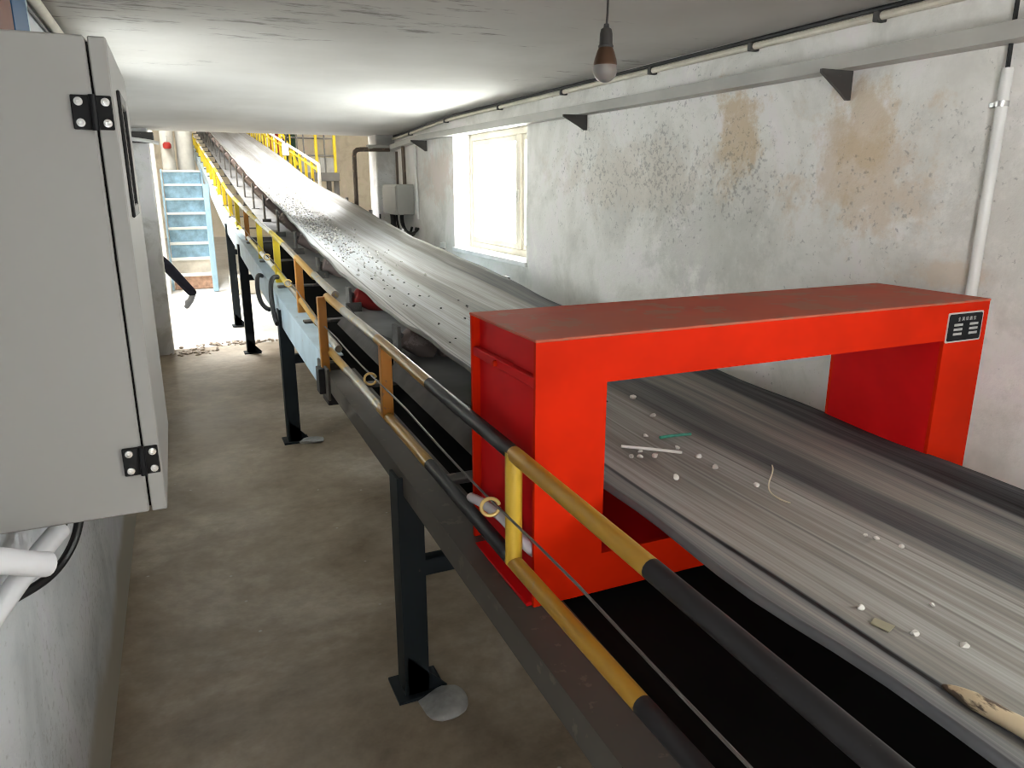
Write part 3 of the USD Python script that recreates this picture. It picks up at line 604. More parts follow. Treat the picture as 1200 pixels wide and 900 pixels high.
# name plate
px0, px1, pz0, pz1 = 1.846, 1.986, -.407, -.326
np_ = thing('name_plate', 'small black name plate with silver border on the red detector front', 'name plate', ((px0 + px1) / 2, y0 - .001, pz0))
def rrect(a, b, c, d, r):
    return Polygon([(a, c), (b, c), (b, d), (a, d)]).buffer(-r).buffer(r, quad_segs=6)
def flat(poly, y, depth):     # polygon (x, z) facing -y with its front at y
    m = trimesh.creation.extrude_polygon(poly, depth, engine='earcut'); m.apply_transform(np.array([[1, 0, 0, 0], [0, 0, -1, y + depth], [0, 1, 0, 0], [0, 0, 0, 1.]])); return m
obj('border', flat(rrect(px0, px1, pz0, pz1, .005), y0 - .002, .002), 'plate_silver', np_, smooth=False)
obj('face', flat(rrect(px0 + .004, px1 - .004, pz0 + .004, pz1 - .004, .006), y0 - .0028, .001), 'plate_black', np_, smooth=False)
# five title characters (metal detecting instrument) drawn in strokes, each on a 10 x 10 grid
GL = {'jin': [(5, 10, 1, 6.5), (5, 10, 9, 6.5), (3, 6.5, 7, 6.5), (2, 4.3, 8, 4.3), (5, 6.5, 5, .5), (1, .5, 9, .5), (3, 3, 3.6, 1.6), (7, 3, 6.4, 1.6)],
      'shu': [(2, 9.5, 9, 9.5), (9, 9.5, 9, 7.5), (2, 7.5, 9, 7.5), (2, 9.5, 2, 4), (2, 4, .8, 0), (3.5, 6, 9, 6), (4, 5, 8.5, 5), (4, 3.4, 8.5, 3.4), (4, 5, 4, 3.4), (8.5, 5, 8.5, 3.4), (6.2, 6.3, 6.2, 1), (3.4, 2.4, 9.3, 2.4), (3.4, 2.4, 3.4, 0), (9.3, 2.4, 9.3, 0)],
      'tan': [(0, 7, 3, 7), (1.6, 10, 1.6, .6), (0, 3, 3, 4.4), (4, 9.4, 9.6, 9.4), (4, 9.4, 4, 8), (9.6, 9.4, 9.6, 8), (5.6, 8.4, 4.6, 6.4), (7.6, 8.4, 9, 6.4), (3.6, 5, 10, 5), (6.8, 6.6, 6.8, 0), (6.6, 4.8, 4, 1), (7, 4.8, 9.8, 1)],
      'ce': [(.4, 9, 1.4, 8), (0, 6.4, 1, 5.4), (.2, 0, 1.6, 4), (2.6, 9.6, 5.6, 9.6), (2.6, 9.6, 2.6, 3), (5.6, 9.6, 5.6, 3), (4.1, 8, 4.1, 3), (4, 3, 2.2, 0), (4.3, 3, 6, .4), (7.2, 8.6, 7.2, 3), (9.2, 10, 9.2, .2), (9.2, .2, 8.2, .8)],
      'yi': [(2.6, 10, .2, 6), (1.6, 8, 1.6, 0), (5, 10, 6, 8.6), (3.2, 8, 8.8, .2), (9, 8.4, 6.4, 3), (6.4, 3, 3, 0)]}
from shapely.ops import unary_union
from shapely.geometry import LineString
def glyph(n, ox, oz, s): return unary_union([LineString([(ox + a * s, oz + b * s), (ox + c * s, oz + d * s)]).buffer(.45 * s, cap_style=2) for a, b, c, d in GL[n]])
t5 = [glyph(n, px0 + .038 + i * .0155, pz1 - .0235, .00105) for i, n in enumerate(('jin', 'shu', 'tan', 'ce', 'yi'))]
tm = []
for p in t5: tm += [flat(g, y0 - .0032, .0006) for g in getattr(p, 'geoms', [p])]
obj('title_lettering', cat_(*tm), 'plate_text', np_, smooth=False)
rows = []
for i in range(3):
    for a, b in ((px0 + .026, px0 + .060), (px0 + .088, px0 + .122)):
        zc0 = pz0 + .047 - i * .0125
        rows.append(flat(rrect(a, b, zc0 - .003, zc0 + .0035, .0008), y0 - .0032, .0006))
obj('data_field', cat_(*rows), 'plate_text', np_, smooth=False)
# hose at the side of the detector
obj('cable_hose', tube(smoothpath([(.655, 1.668, -.785), (.628, 1.655, -.780), (.614, 1.60, -.760), (.612, 1.50, -.741), (.614, 1.40, -.735), (.620, 1.345, -.748), (.632, 1.325, -.765), (.652, 1.325, -.785)], 30), .0125, 12), 'hose_grey', label='pale grey hose curving along the side of the red detector', cat='hose')

# ------------------------------------------------------------------ cabinet
cx0, cx1, cy0, cy1, cz0, cz1 = -.334, -.069, 1.412, 1.963, -.580, .228
xg = -.097       # gap between body and door
cab = thing('control_cabinet', 'light grey steel control cabinet with black hinges on the left wall', 'cabinet', (-.2, 1.69, cz0))
obj('body', chbox((cx0, cy0 + .001, cz0), (xg - .002, cy1, cz1), .003), 'cabinet_paint', cab)
obj('door_gasket', chbox((xg - .003, cy0 + .012, cz0 + .008), (xg + .003, cy1 - .01, cz1 - .008)), 'gap_black', cab)
dp = chbox((xg + .002, cy0, cz0 + .001), (cx1, cy1, cz1 - .001), .002)
door = obj('door', dp, 'cabinet_paint', cab)
obj('mounting_bracket', cat_(chbox((XL, cy0 + .06, cz1 - .10), (cx0 + .002, cy0 + .12, cz1 - .03)), chbox((XL, cy1 - .12, cz1 - .10), (cx0 + .002, cy1 - .06, cz1 - .03)), chbox((XL, cy0 + .06, cz0 + .03), (cx0 + .002, cy0 + .12, cz0 + .10)), chbox((XL, cy1 - .12, cz0 + .03), (cx0 + .002, cy1 - .06, cz0 + .10))), 'cabinet_paint', cab)
wy0, wy1, wz0, wz1 = 1.515, 1.705, -.055, .160
wf = [chbox((cx1, wy0, wz0), (cx1 + .006, wy0 + .022, wz1), .002), chbox((cx1, wy1 - .022, wz0), (cx1 + .006, wy1, wz1), .002), chbox((cx1, wy0 + .022, wz0), (cx1 + .006, wy1 - .022, wz0 + .022), .002), chbox((cx1, wy0 + .022, wz1 - .022), (cx1 + .006, wy1 - .022, wz1), .002)]
wfr = obj('window_frame', cat_(*wf), 'gasket_black', door, label='black rubber frame of the viewing window')
obj('window_glass', chbox((cx1, wy0 + .02, wz0 + .02), (cx1 + .002, wy1 - .02, wz1 - .02)), 'door_glass_dark', door)
obj('window_trim', cat_(chbox((cx1 + .002, wy0 + .024, wz0 + .022), (cx1 + .004, wy0 + .030, wz1 - .022))), 'chrome_trim', door)
for hz in (.113, -.478):
    h = cat_(chbox((xg - .033, cy0 - .006, hz - .026), (xg + .025, cy0, hz + .026), .0015), tube([(xg - .002, cy0 - .006, hz - .027), (xg - .002, cy0 - .006, hz + .027)], .0055, 12))
    hg = obj('hinge', h, 'hinge_black', cab, label='black hinge plate with four steel screws')
    for sx in (-.022, .016):
        for sz in (-.016, .016):
            c = lathe([(0, .002), (.0022, .0022), (.0026, .0035), (.0062, .003), (.0066, 0), (0, 0)], 16); c.apply_transform(trimesh.transformations.rotation_matrix(np.pi / 2, [1, 0, 0])); c.apply_translation((xg + sx, cy0 - .006, hz + sz))
            obj('screw', c, 'screw_steel', hg)
# pipes under the cabinet
obj('pvc_pipe', tube(smoothpath([(-.380, 1.250, -.552), (-.322, 1.283, -.566), (-.289, 1.325, -.598), (-.262, 1.362, -.625)], 20), .0215, 16), 'pvc_white', label='white plastic pipe end sticking out under the grey cabinet', cat='pipe')
obj('pvc_pipe', tube(smoothpath([(-.262, 1.52, -.632), (-.30, 1.425, -.652), (-.330, 1.34, -.672), (-.375, 1.22, -.700)], 20), .0185, 16), 'pvc_white', label='slanting white plastic sleeve on the wall below the cabinet', cat='pipe')
obj('cabinet_cable', tube(smoothpath([(-.240, 1.575, -.576), (-.249, 1.552, -.605), (-.262, 1.52, -.632)], 12), .009, 10), 'cable_black', label='short black cable running from cabinet into the white sleeve', cat='cable')
obj('cabinet_cable', tube(smoothpath([(-.222, 1.58, -.576), (-.232, 1.57, -.625), (-.248, 1.555, -.675), (-.27, 1.53, -.705), (-.30, 1.48, -.715), (-.36, 1.42, -.72)], 24), .0085, 10), 'cable_black', label='black cable looping below the cabinet beside the white sleeve', cat='cable')

# blue and brown signboard above the cabinet, and the ceiling pipe on the left wall
sg = thing('wall_sign', 'blue and brown painted sign board high on the left wall above the cabinet', 'sign', (XL + .01, 2.4, .30))
obj('sign_panel', chbox((XL, 2.03, .30), (XL + .012, 2.545, .585), .001), 'sign_brown', sg)
obj('sign_stripe', chbox((XL + .001, 2.55, .30), (XL + .014, 2.82, .59), .001), 'sign_blue', sg, label='blue stripe of the sign')
obj('sign_edge', chbox((XL, 2.822, .30), (XL + .014, 2.845, .59), .001), 'sign_edge', sg)
obj('ceiling_pipe', tube([(XL + .022, y, .566) for y in np.linspace(-4.4, 8.28, 12)], .018, 12), 'conduit_cream', label='pinkish cream conduit pipe along the top of the left wall', cat='pipe')
obj('pipe_shadow_line', tube([(XL + .008, y, .535) for y in np.linspace(-4.4, 8.28, 12)], .006, 8), 'cable_black', label='black line for the shadow below the pipe on the left wall', cat='cable')  # thin black tube stands in for the shadow line of the pipe

# ------------------------------------------------------------------ bulb
bx, by = 1.015, 1.70; zb_bot = .249
bulb = thing('light_bulb', 'unlit frosted bulb hanging from the ceiling on a thin cord', 'light bulb', (bx, by, zb_bot))
R0 = .030
glass = [(0, 0)] + [(R0 * math.sin(a), R0 * (1 - math.cos(a))) for a in np.linspace(.15, 1.75, 16)] + [(.0285, .040)]
g = lathe(glass + [(0, .040)], 32); g.apply_translation((bx, by, zb_bot)); obj('globe', g, 'bulb_frost', bulb, label='frosted white globe')
c = lathe([(0, .0395), (.0288, .0395), (.0292, .044), (.0275, .052), (.021, .072), (.0175, .080), (.0175, .082), (0, .082)], 32); c.apply_translation((bx, by, zb_bot)); obj('collar', c, 'bulb_gold', bulb, label='copper coloured heat sink collar')
s = lathe([(0, .080), (.0185, .080), (.0190, .084), (.0165, .088), (.0155, .112), (.013, .122), (.007, .126), (.006, .134), (0, .134)], 28); s.apply_translation((bx, by, zb_bot)); obj('socket', s, 'bulb_socket', bulb)
obj('cord', tube(smoothpath([(bx, by, zb_bot + .13), (bx + .002, by, zb_bot + .2), (bx - .001, by, .53), (bx, by, .597)], 16), .0028, 8), 'bulb_socket', bulb)

# ------------------------------------------------------------------ right wall services
def ztray(y): return .452 - .0 + (0 if y < 3.4 else .006 * (y - 3.4)) - (0 if y < 7.3 else .055 * (y - 7.3))
tr_sec = [(2.215, 0), (2.215, -.05), (2.298, -.05), (2.298, 0)]
obj('cable_tray', sweep_y(tr_sec, np.r_[np.arange(-4.4, 7.6, .5), 7.7, 7.9, 8.1, 8.28], lambda y: ztray(y)), 'tray_grey', smooth=False, label='grey steel cable trough running along the top of the right wall', cat='cable tray')
def bracket(y, L, D, lab):
    z = ztray(y) - .05
    pts = [(0, 0), (-L, 0), (-L, -.012), (-.35 * L, -.75 * D), (-.12 * L, -D), (0, -D)]
    m = prism(pts, ((XR - .001, y, z), (1, 0, 0), (0, 0, 1), (0, -1, 0)), .012); obj('tray_bracket', m, 'bracket_dark', label=lab, cat='bracket', smooth=False)
bracket(4.05, .16, .085, 'small dark triangular bracket under the trough right of the window')
bracket(2.12, .15, .10, 'large dark triangular bracket under the trough near the bulb')
bracket(7.15, .16, .10, 'grey triangular bracket under the trough left of the window')
cz_ = lambda y: .572 - .062 * np.clip((y - 6.2) / 2.1, 0, 1) ** 2 * (3 - 2 * np.clip((y - 6.2) / 2.1, 0, 1))
con = thing('ceiling_conduit', 'cream conduit pipe with dark clips in the corner of ceiling and right wall', 'conduit', (2.27, 2, .57))
obj('pipe', tube([(2.272, y, cz_(y) - .012) for y in np.linspace(-4.4, 8.27, 40)], .0135, 10), 'conduit_cream', con)
for y in (1.2, 2.0, 2.62, 3.35, 4.3, 5.3, 6.5, 7.6):
    obj('clip', chbox((2.252, y - .012, cz_(y) - .030), (2.299, y + .012, cz_(y) + .004), .003), 'bracket_dark', con)
obj('corner_black_line', tube([(2.285, y, cz_(y) + .016) for y in np.linspace(-4.4, 8.27, 40)], .009, 8), 'cable_black', label='thin black line in the corner above the cream conduit', cat='cable')  # thin black tube along the corner above the conduit
wc = thing('wall_conduit', 'white plastic conduit rising on the right wall behind the detector', 'conduit', (2.28, 1.53, -.9))
obj('pipe', tube([(2.281, 1.530, -1.69), (2.281, 1.528, .335)], .0165, 14), 'conduit_white', wc)
obj('clip', cat_(tube([(2.281, 1.53, .228), (2.281, 1.53, .244)], .0195, 14), chbox((2.288, 1.53, .228), (2.2995, 1.575, .244), .002)), 'screw_steel', wc)
obj('drop_cable', tube([(2.285, 1.535, .585), (2.285, 1.534, .45), (2.284, 1.532, .37), (2.281, 1.529, .325)], .0065, 8), 'cable_black', label='black cable dropping from ceiling into the white wall conduit', cat='cable')
# far end of the gallery: distribution box, pipes
db = thing('junction_box', 'grey steel junction box on the right wall beyond the window', 'junction box', (2.2, 7.9, -.29))
obj('body', chbox((2.115, 7.62, -.292), (2.299, 8.18, .018), .006), 'box_grey', db)
obj('lid', chbox((2.105, 7.64, -.272), (2.116, 8.16, -.002), .003), 'box_grey', db)
for i, (yy, xx) in enumerate(((7.72, 2.18), (7.80, 2.22), (7.95, 2.2))):
    obj('box_cable', tube(smoothpath([(xx, yy, -.288), (xx, yy, -.37), (xx + .03, yy - .1, -.46 - .03 * i), (2.28, yy - .28, -.42)], 18), .013, 8), 'cable_black', label=['nearest', 'middle', 'rear'][i] + ' black cable looping below the grey junction box', cat='cable')
obj('cable_bundle', tube(smoothpath([(2.17, 8.02, -.288), (2.175, 8.02, -.38), (2.17, 8.03, -.50), (2.18, 8.04, -.62)], 14), [.03] * 5 + [.04] * 5 + [.034] * 4, 12), 'cable_black', label='thick black cable bundle hanging below the junction box', cat='cable')
obj('rusty_pipe', tube([(2.255, 7.80, .016), (2.255, 7.82, .40)], .02, 10), 'pipe_brown', label='rusty pipe rising from the junction box to the trough', cat='pipe')
obj('rusty_pipe', tube([(2.268, 8.12, .016), (2.268, 8.12, .36)], .014, 10), 'pipe_brown', label='thin rusty pipe left of the pipe above the junction box', cat='pipe')
obj('riser_pipe', tube(smoothpath([(2.285, 7.45, -.33), (2.28, 7.46, 0), (2.28, 7.47, .39)], 10), .013, 10), 'conduit_white', label='pale riser pipe right of the junction box', cat='pipe')
obj('trough_end', chbox((1.98, 8.20, .385), (2.215, 8.29, .43), .004), 'tray_grey', label='grey trough end turned across the right pier', cat='cable tray')
obj('brown_pipe', tube([(2.22, 8.22, .385), (2.05, 8.22, .383), (1.90, 8.23, .380), (1.865, 8.232, .374), (1.842, 8.235, .355), (1.833, 8.24, .325), (1.833, 8.24, .2), (1.832, 8.24, -.4), (1.83, 8.24, -1.69)], .024, 12), 'pipe_brown', label='dark brown pipe bending down beside the right pier', cat='pipe')
obj('wall_socket', cat_(chbox((2.285, 6.68, -.645), (2.299, 6.78, -.52), .003), chbox((2.27, 6.64, -.66), (2.299, 6.685, -.51), .003)), 'socket_white', label='small broken white switch plate low on the wall left of window', cat='switch')
obj('hanging_hook', cat_(chbox((2.092, 8.285, -.47), (2.11, 8.302, -.30), .003)), 'cable_black', label='black strip on the right pier beside the junction box', cat='strip')
# pipe and lamp bracket on top of left pier
obj('pier_bracket', chbox((-.30, 8.20, .40), (-.10, 8.30, .50), .006), 'bracket_dark', label='dark bracket at the top of the left pier', cat='bracket')
obj('pier_pipe', tube(smoothpath([(-.34, 8.12, .43), (-.2, 8.13, .42), (-.06, 8.15, .395)], 10), .018, 10), 'conduit_white', label='white pipe crossing the top of the left pier', cat='pipe')
# lumps at belt edge beside detector
for i, (y, dx) in enumerate(((4.55, 0), (4.38, .02))):
    obj('coal_lump', rock((1.86 + dx, y, -.66 + .03), .05, 30 + i, .8), 'stone_dark', label=('left' if i == 0 else 'right') + ' black lump at the wall side rim of the belt above the detector', cat='lump')

# hoses on the second leg
obj('hose_loop', tube(smoothpath([(.562, 5.9, -.66), (.52, 5.75, -.64), (.49, 5.55, -.70), (.50, 5.45, -.80), (.545, 5.38, -.84)], 24), .016, 10), 'cable_black', label='rear black hose loop on the blue frame by the second leg', cat='hose')
obj('hose_loop', tube(smoothpath([(.60, 5.25, -.60), (.545, 5.15, -.62), (.53, 5.08, -.70), (.528, 5.0, -.80), (.535, 4.9, -.86)], 24), .016, 10), 'cable_black', label='front black hose bending over the top of the second leg', cat='hose')

# rubble at the threshold
def rubble(c, n, sx, sy, seed):
    r = np.random.default_rng(seed); ms = []
    for i in range(n):
        s = r.uniform(.008, .028); ms.append(rock((c[0] + r.normal() * sx, c[1] + r.normal() * sy, ZF + s * .3), s, seed * 100 + i, .6))
    return cat_(*ms)
obj('rubble', rubble((.02, 8.32, 0), 60, .10, .07, 3), 'rubble', label='brown rubble and dirt heaped at the foot of left pier', cat='rubble', kind='stuff')
obj('rubble', rubble((.50, 8.60, 0), 70, .22, .05, 4), 'rubble', label='thin line of pale rubble along the hall floor edge', cat='rubble', kind='stuff')

# ------------------------------------------------------------------ things on the belt
def on_belt(x, y, dz=0): return np.array([x, y, belt_z(x, y) + dz])
STONES = [
    (1.073, 0.637, 0.0084, 'blocky pale stone with long shadow near the right frame edge'),
    (1.024, 0.689, 0.0068, 'pale round pebble left of the blocky stone at the belt front'),
    (1.003, 0.777, 0.0072, 'oblong pale pebble nearest the left rim of the belt'),
    (1.140, 0.743, 0.0048, 'small flat pale chip beside the long belt groove at the front'),
    (1.362, 2.029, 0.0112, 'lone pale lump on the belt just inside the detector tunnel'),
    (1.312, 1.841, 0.0104, 'pale lump below the first one inside the detector tunnel'),
    (1.176, 1.679, 0.0088, 'grey brown lump beside the green straw'),
    (1.040, 1.545, 0.0080, 'pale crumb under the left end of the white straw'),
    (1.061, 1.538, 0.0096, 'pale pebble under the white straw beside the crumb'),
    (1.086, 1.573, 0.0080, 'small crumb above pebble under the white straw'),
    (1.105, 1.530, 0.0104, 'flat pale pebble below the middle of white straw'),
    (1.065, 1.386, 0.0096, 'white lump alone on the belt nearest the left rim in the tunnel'),
    (1.206, 1.571, 0.0080, 'faint pale crumb above the right end of white straw'),
    (1.222, 1.498, 0.0088, 'pale pebble right of the white straw'),
    (1.211, 1.415, 0.0088, 'pale pebble down the groove from the white straw'),
    (1.234, 1.286, 0.0080, 'pale pebble left of the curled twine'),
    (1.268, 0.993, 0.0056, 'first of three white crumbs in the dark lane, left'),
    (1.275, 0.972, 0.0064, 'middle of three white crumbs in the dark lane'),
    (1.296, 0.929, 0.0064, 'elongated white crumb right of the three in the dark lane')]
for i, (x, y, s, lab) in enumerate(STONES):
    obj('pebble', rock(on_belt(x, y, s * .45), s, 100 + i, .8), 'stone_pale', label=lab, cat='stone', smooth=20)
def laid(pts, lift): return [on_belt(x, y, lift) for x, y in pts]
obj('white_straw', tube(smoothpath(laid([(1.05, 1.612), (1.10, 1.585), (1.15, 1.555), (1.19, 1.527)], .006), 16), .0042, 8), 'straw_white', label='white straw lying across the belt inside the tunnel', cat='straw')
obj('green_straw', tube(smoothpath(laid([(1.205, 1.65), (1.26, 1.655), (1.315, 1.652)], .006), 12), .0045, 8), 'straw_green', label='dark green straw lying on the belt inside the tunnel', cat='straw')
obj('twine', tube(smoothpath(laid([(1.373, 1.382), (1.30, 1.31), (1.25, 1.262), (1.232, 1.235), (1.225, 1.195), (1.232, 1.172)], .004), 24), .0017, 6), 'twine', label='curled pale twine on the belt in front of the tunnel', cat='twine')
fy = [on_belt(x, y, .0015) for x, y in ((.978, .735), (.985, .705), (1.012, .715), (1.0, .745))]
fm = trimesh.Trimesh(np.array(fy + [p + [0, 0, .0012] for p in fy]), [[0, 2, 1], [0, 3, 2], [4, 5, 6], [4, 6, 7], [0, 1, 5], [0, 5, 4], [1, 2, 6], [1, 6, 5], [2, 3, 7], [2, 7, 6], [3, 0, 4], [3, 4, 7]], process=False)
obj('plastic_scrap', fm, 'film_yellow', label='dull yellow scrap of film between two pebbles on belt', cat='scrap', smooth=False)
sp = smoothpath([on_belt(.928, .570, .006), on_belt(.928, .545, .010), on_belt(.930, .51, .013), on_belt(.933, .47, .015), on_belt(.938, .40, .016)], 20)
sv = tube(sp, [.003, .006, .008, .0095, .0105] + [.0125] * 15, 12); sv.vertices = np.asarray(sv.vertices) + .002 * meshkit.noise(np.asarray(sv.vertices) * 60, 2)[:, None]
obj('wood_stick', sv, 'stick_wood', label='broken wooden stick with dark bark at belt corner', cat='stick')
# dark chips scattered upstream of the detector
rr = np.random.default_rng(21); chips = []
chip_px = []
proto = None
for i in range(48):
    y = rr.uniform(2.0, 4.7); x = rr.uniform(1.0, 1.42)
    s = rr.uniform(.005, .0095); p = on_belt(x, y, s * .4)
    path = numbered('/World/dark_chip'); xf = UsdGeom.Xform.Define(stage, path)
    xf.AddTranslateOp().Set((float(p[0]), float(p[1]), float(p[2] + K))); xf.AddRotateZOp().Set(float(rr.uniform(0, 360))); xf.AddScaleOp().Set((s, s * rr.uniform(.7, 1.4), s))
    setk(path, label='dark stone chip scattered on the belt behind the red detector', category='stone', group='dark chips behind the detector')
    if proto is None:
        t = Thing(path, (0, 0, 0)); mm = rock((0, 0, 0), 1.0, 77, .8); obj('chip', mm, 'stone_dark', t); proto = path
    else:
        xf.GetPrim().GetReferences().AddInternalReference(proto); xf.GetPrim().SetInstanceable(True)
        xf.ClearXformOpOrder(); xf.SetXformOpOrder([UsdGeom.XformOp(xf.GetPrim().GetAttribute(a)) for a in ('xformOp:translate', 'xformOp:rotateZ', 'xformOp:scale')])
def gravel(n, ya, yb, ymid, ysd, seed, lo, hi):
    r = np.random.default_rng(seed); ico = trimesh.creation.icosphere(subdivisions=0); V, F = [], []
    for i in range(n):
        y = r.normal(ymid, ysd); y = y if ya < y < yb else r.uniform(ymid - ysd, ymid + ysd); x = float(np.clip(r.normal(1.25, .10), 1.05, 1.55)); s = r.uniform(lo, hi)
        v = ico.vertices * r.uniform(.6, 1.3, (1, 3)) * s + on_belt(x, y, s * .4); F.append(ico.faces + 12 * i); V.append(v)
    return trimesh.Trimesh(np.vstack(V), np.vstack(F), process=False)
obj('gravel', gravel(800, 5.0, 12, 8.0, 1.4, 31, .003, .009), 'stone_mid', label='dark gravel strewn along the middle of the climbing belt', cat='gravel', kind='stuff', smooth=False)
obj('gravel', gravel(900, 4.6, 18, 9.5, 3.0, 32, .004, .012), 'stone_pale', label='pale gravel and dust strewn along the climbing belt', cat='gravel', kind='stuff', smooth=False)

# ------------------------------------------------------------------ hall
stair = thing('staircase', 'pale blue steel staircase with white treads rising behind the left pier', 'staircase', (.05, 13.7, ZF))
SX0, SX1 = -.11, .52; h = .248; gk = .25
for k in range(8):
    ya, za = 13.7 + gk * k, ZF + h * k
    mt = 'stair_brick' if k == 0 else 'stair_base' if k == 1 else 'stair_blue'
    r_ = obj('riser', chbox((SX0, ya + .02, za), (SX1, ya + .05, za + h - .03), .002), mt, stair)
    obj('tread', chbox((SX0 - .01, ya, za + h - .035), (SX1 + .01, ya + gk + .05, za + h), .004), 'stair_nose', stair)
obj('landing', chbox((SX0, 15.7, ZF + 8 * h - .06), (SX1, 17.2, ZF + 8 * h), .004), 'stair_nose', stair)
for x in (SX0 - .045, SX1 + .012):
    P = [(13.62, ZF), (13.95, ZF), (15.95, ZF + 8 * h - .25), (15.95, ZF + 8 * h), (15.62, ZF + 8 * h + .02), (13.62, ZF + .12)]
    obj('side_stringer', prism(P, ((x, 0, 0), (0, 1, 0), (0, 0, 1), (1, 0, 0)), .03), 'post_blue', stair, smooth=False)
for x in (SX0, SX1 - .08): obj('landing_leg', chbox((x, 17.1, ZF), (x + .08, 17.2, ZF + 8 * h - .06), .004), 'post_blue', stair)
obj('trim_3', chbox((-1.6, 13.2, ZF - .02), (-.175, 13.55, 4.5), .02), 'white_wall', label='white wall end left of the blue stairs', **S)
obj('blue_post', chbox((.470, 13.22, ZF), (.556, 13.31, .03), .006), 'post_blue', label='pale blue steel post at the right side of stairs', cat='post')
obj('concrete_plinth', chbox((.72, 12.7, ZF), (1.9, 13.1, ZF + .28), .015), 'stair_base', label='low beige concrete plinth under the conveyor in the hall', cat='plinth')
obj('white_column', tube([(.02, 17.6, ZF), (.02, 17.6, 3.6)], .13, 20), 'tank_white', label='slim white column behind the stairs, far left', cat='column')
obj('white_column', tube([(.36, 17.8, ZF), (.36, 17.8, 3.6)], .17, 24), 'tank_white', label='thick pale column behind the stairs', cat='column')
vl = thing('red_valve', 'small red valve on the slim white column', 'valve', (.02, 17.4, .72))
vb = lathe([(0, 0), (.06, 0), (.08, .03), (.08, .09), (.05, .13), (0, .13)], 16); vb.apply_translation((.02, 17.40, .74)); obj('body', vb, 'machine_red', vl)
obj('stem', tube([(.02, 17.40, .86), (.02, 17.40, 1.0)], .015, 8), 'tank_grey', vl)
# handrail on the far side of the belt
hr = thing('hall_handrail', 'white topped yellow handrail on the far side of the climbing belt', 'railing', (1.9, 13, .2))
hp = [(1.90, 10.9), (1.90, 22.0)]
zh = curve((10.8, .275), (14.0, .72), (27, 2.50))
obj('top_rail', tube([(1.92, y, zh(y)) for y in np.linspace(10.9, 26, 14)], .022, 10), 'rail_white', hr)
for k, y in enumerate(np.arange(10.9, 25.9, .55)):
    obj('post', chbox((1.90, y - .02, zre(y) - .25), (1.94, y + .02, zh(y)), .003), 'rail_white' if k == 0 else 'yellow_bright', hr)
obj('mid_rail', tube([(1.92, y, .5 * zh(y) + .5 * zre(y)) for y in np.linspace(10.9, 26, 14)], .016, 8), 'yellow_bright', hr)
sb = thing('switch_box', 'white switch box on the far rim of the climbing belt', 'switch box', (1.86, 13.4, .55))
obj('body', chbox((1.80, 13.5, .50), (1.90, 13.62, .70), .01), 'lamp_white', sb); obj('arm', tube([(1.86, 13.56, .69), (1.88, 13.56, .86)], .014, 8), 'cable_black', sb)
# red and green machines behind
mr = thing('red_machine', 'dark red machine housing behind the white posts in hall', 'machine', (2.3, 18.7, ZF))
obj('housing', chbox((2.12, 18.4, ZF), (2.48, 19.1, 2.4), .03), 'machine_red', mr)
for x in (2.10, 2.24, 2.40): obj('post', chbox((x, 18.32, ZF), (x + .05, 18.38, 2.2), .004), 'rail_white', mr)
mg = thing('green_machine', 'dark green machine housing left of the yellow ladder cage', 'machine', (2.7, 19.8, ZF))
obj('housing', chbox((2.44, 19.5, ZF), (2.92, 20.3, 2.4), .04), 'machine_green', mg); obj('flange', tube([(2.68, 19.42, 1.1), (2.68, 19.51, 1.1)], .2, 20), 'machine_green', mg)
# yellow platform with cage
pf = thing('steel_platform', 'grey steel platform with yellow guard bars against the cream wall', 'platform', (2.9, 17.5, ZF))
obj('deck_beam', chbox((2.42, 17.0, .105), (3.44, 18.2, .285), .006), 'platform_grey', pf)
obj('kick_panel', chbox((2.56, 17.06, .285), (2.98, 17.10, .60), .004), 'panel_grey', pf); obj('kick_panel', chbox((3.04, 17.06, .285), (3.34, 17.10, .60), .004), 'panel_grey', pf)
for i, x in enumerate((2.20, 2.42, 2.56, 2.70, 2.94, 3.14, 3.34)):
    obj('guard_bar', chbox((x, 17.04, .285 if i else ZF), (x + (.06 if i in (0, 4, 6) else .025), 17.09, 2.2), .003), 'yellow_bright' if i in (0, 1, 4, 6) else 'platform_grey', pf)
for z in (.64, 1.00, 1.23): obj('guard_rail_bar', tube([(2.22, 17.06, z), (3.38, 17.06, z)], .018, 8), 'yellow_bright' if z > 1.1 else 'platform_grey', pf)
obj('brace', tube([(2.22, 17.04, 1.23), (2.56, 17.04, .43)], .028, 8), 'yellow_bright', pf)
for x in (2.46, 3.34):
    for y in (17.1, 18.0): obj('platform_leg', chbox((x, y, ZF), (x + .1, y + .1, .11), .004), 'platform_grey', pf)

# ------------------------------------------------------------------ person walking left behind the pier
def limbs(chains, edge=.02, it=10):
    """each chain: list of (point, radius); hull of consecutive spheres, united, refined and smoothed"""
    tot = m3.Manifold()
    for ch in chains:
        for (p, r), (q, s) in zip(ch, ch[1:]):
            a = m3.Manifold.sphere(r, 20).translate(tuple(p)); b = m3.Manifold.sphere(s, 20).translate(tuple(q)); tot = tot + m3.Manifold.batch_hull([a, b])
    mm = tot.refine_to_length(edge).to_mesh(); t = trimesh.Trimesh(mm.vert_properties[:, :3], mm.tri_verts); trimesh.smoothing.filter_taubin(t, iterations=it); return t
py = 11.5; hip = np.array([-.42, py, -.80])
pers = thing('person', 'person in dark trousers and grey shoes striding left behind the left pier', 'person', (-.4, py, ZF))
A = lambda x, dy, z: np.array([x, py + dy, z])
neck, head = A(-.47, 0, -.27), A(-.50, 0, -.10)
kneeR, ankR = A(-.16, -.10, -1.09), A(.115, -.10, -1.46)
kneeL, ankL = A(-.66, .09, -1.20), A(-.70, .09, -1.61)
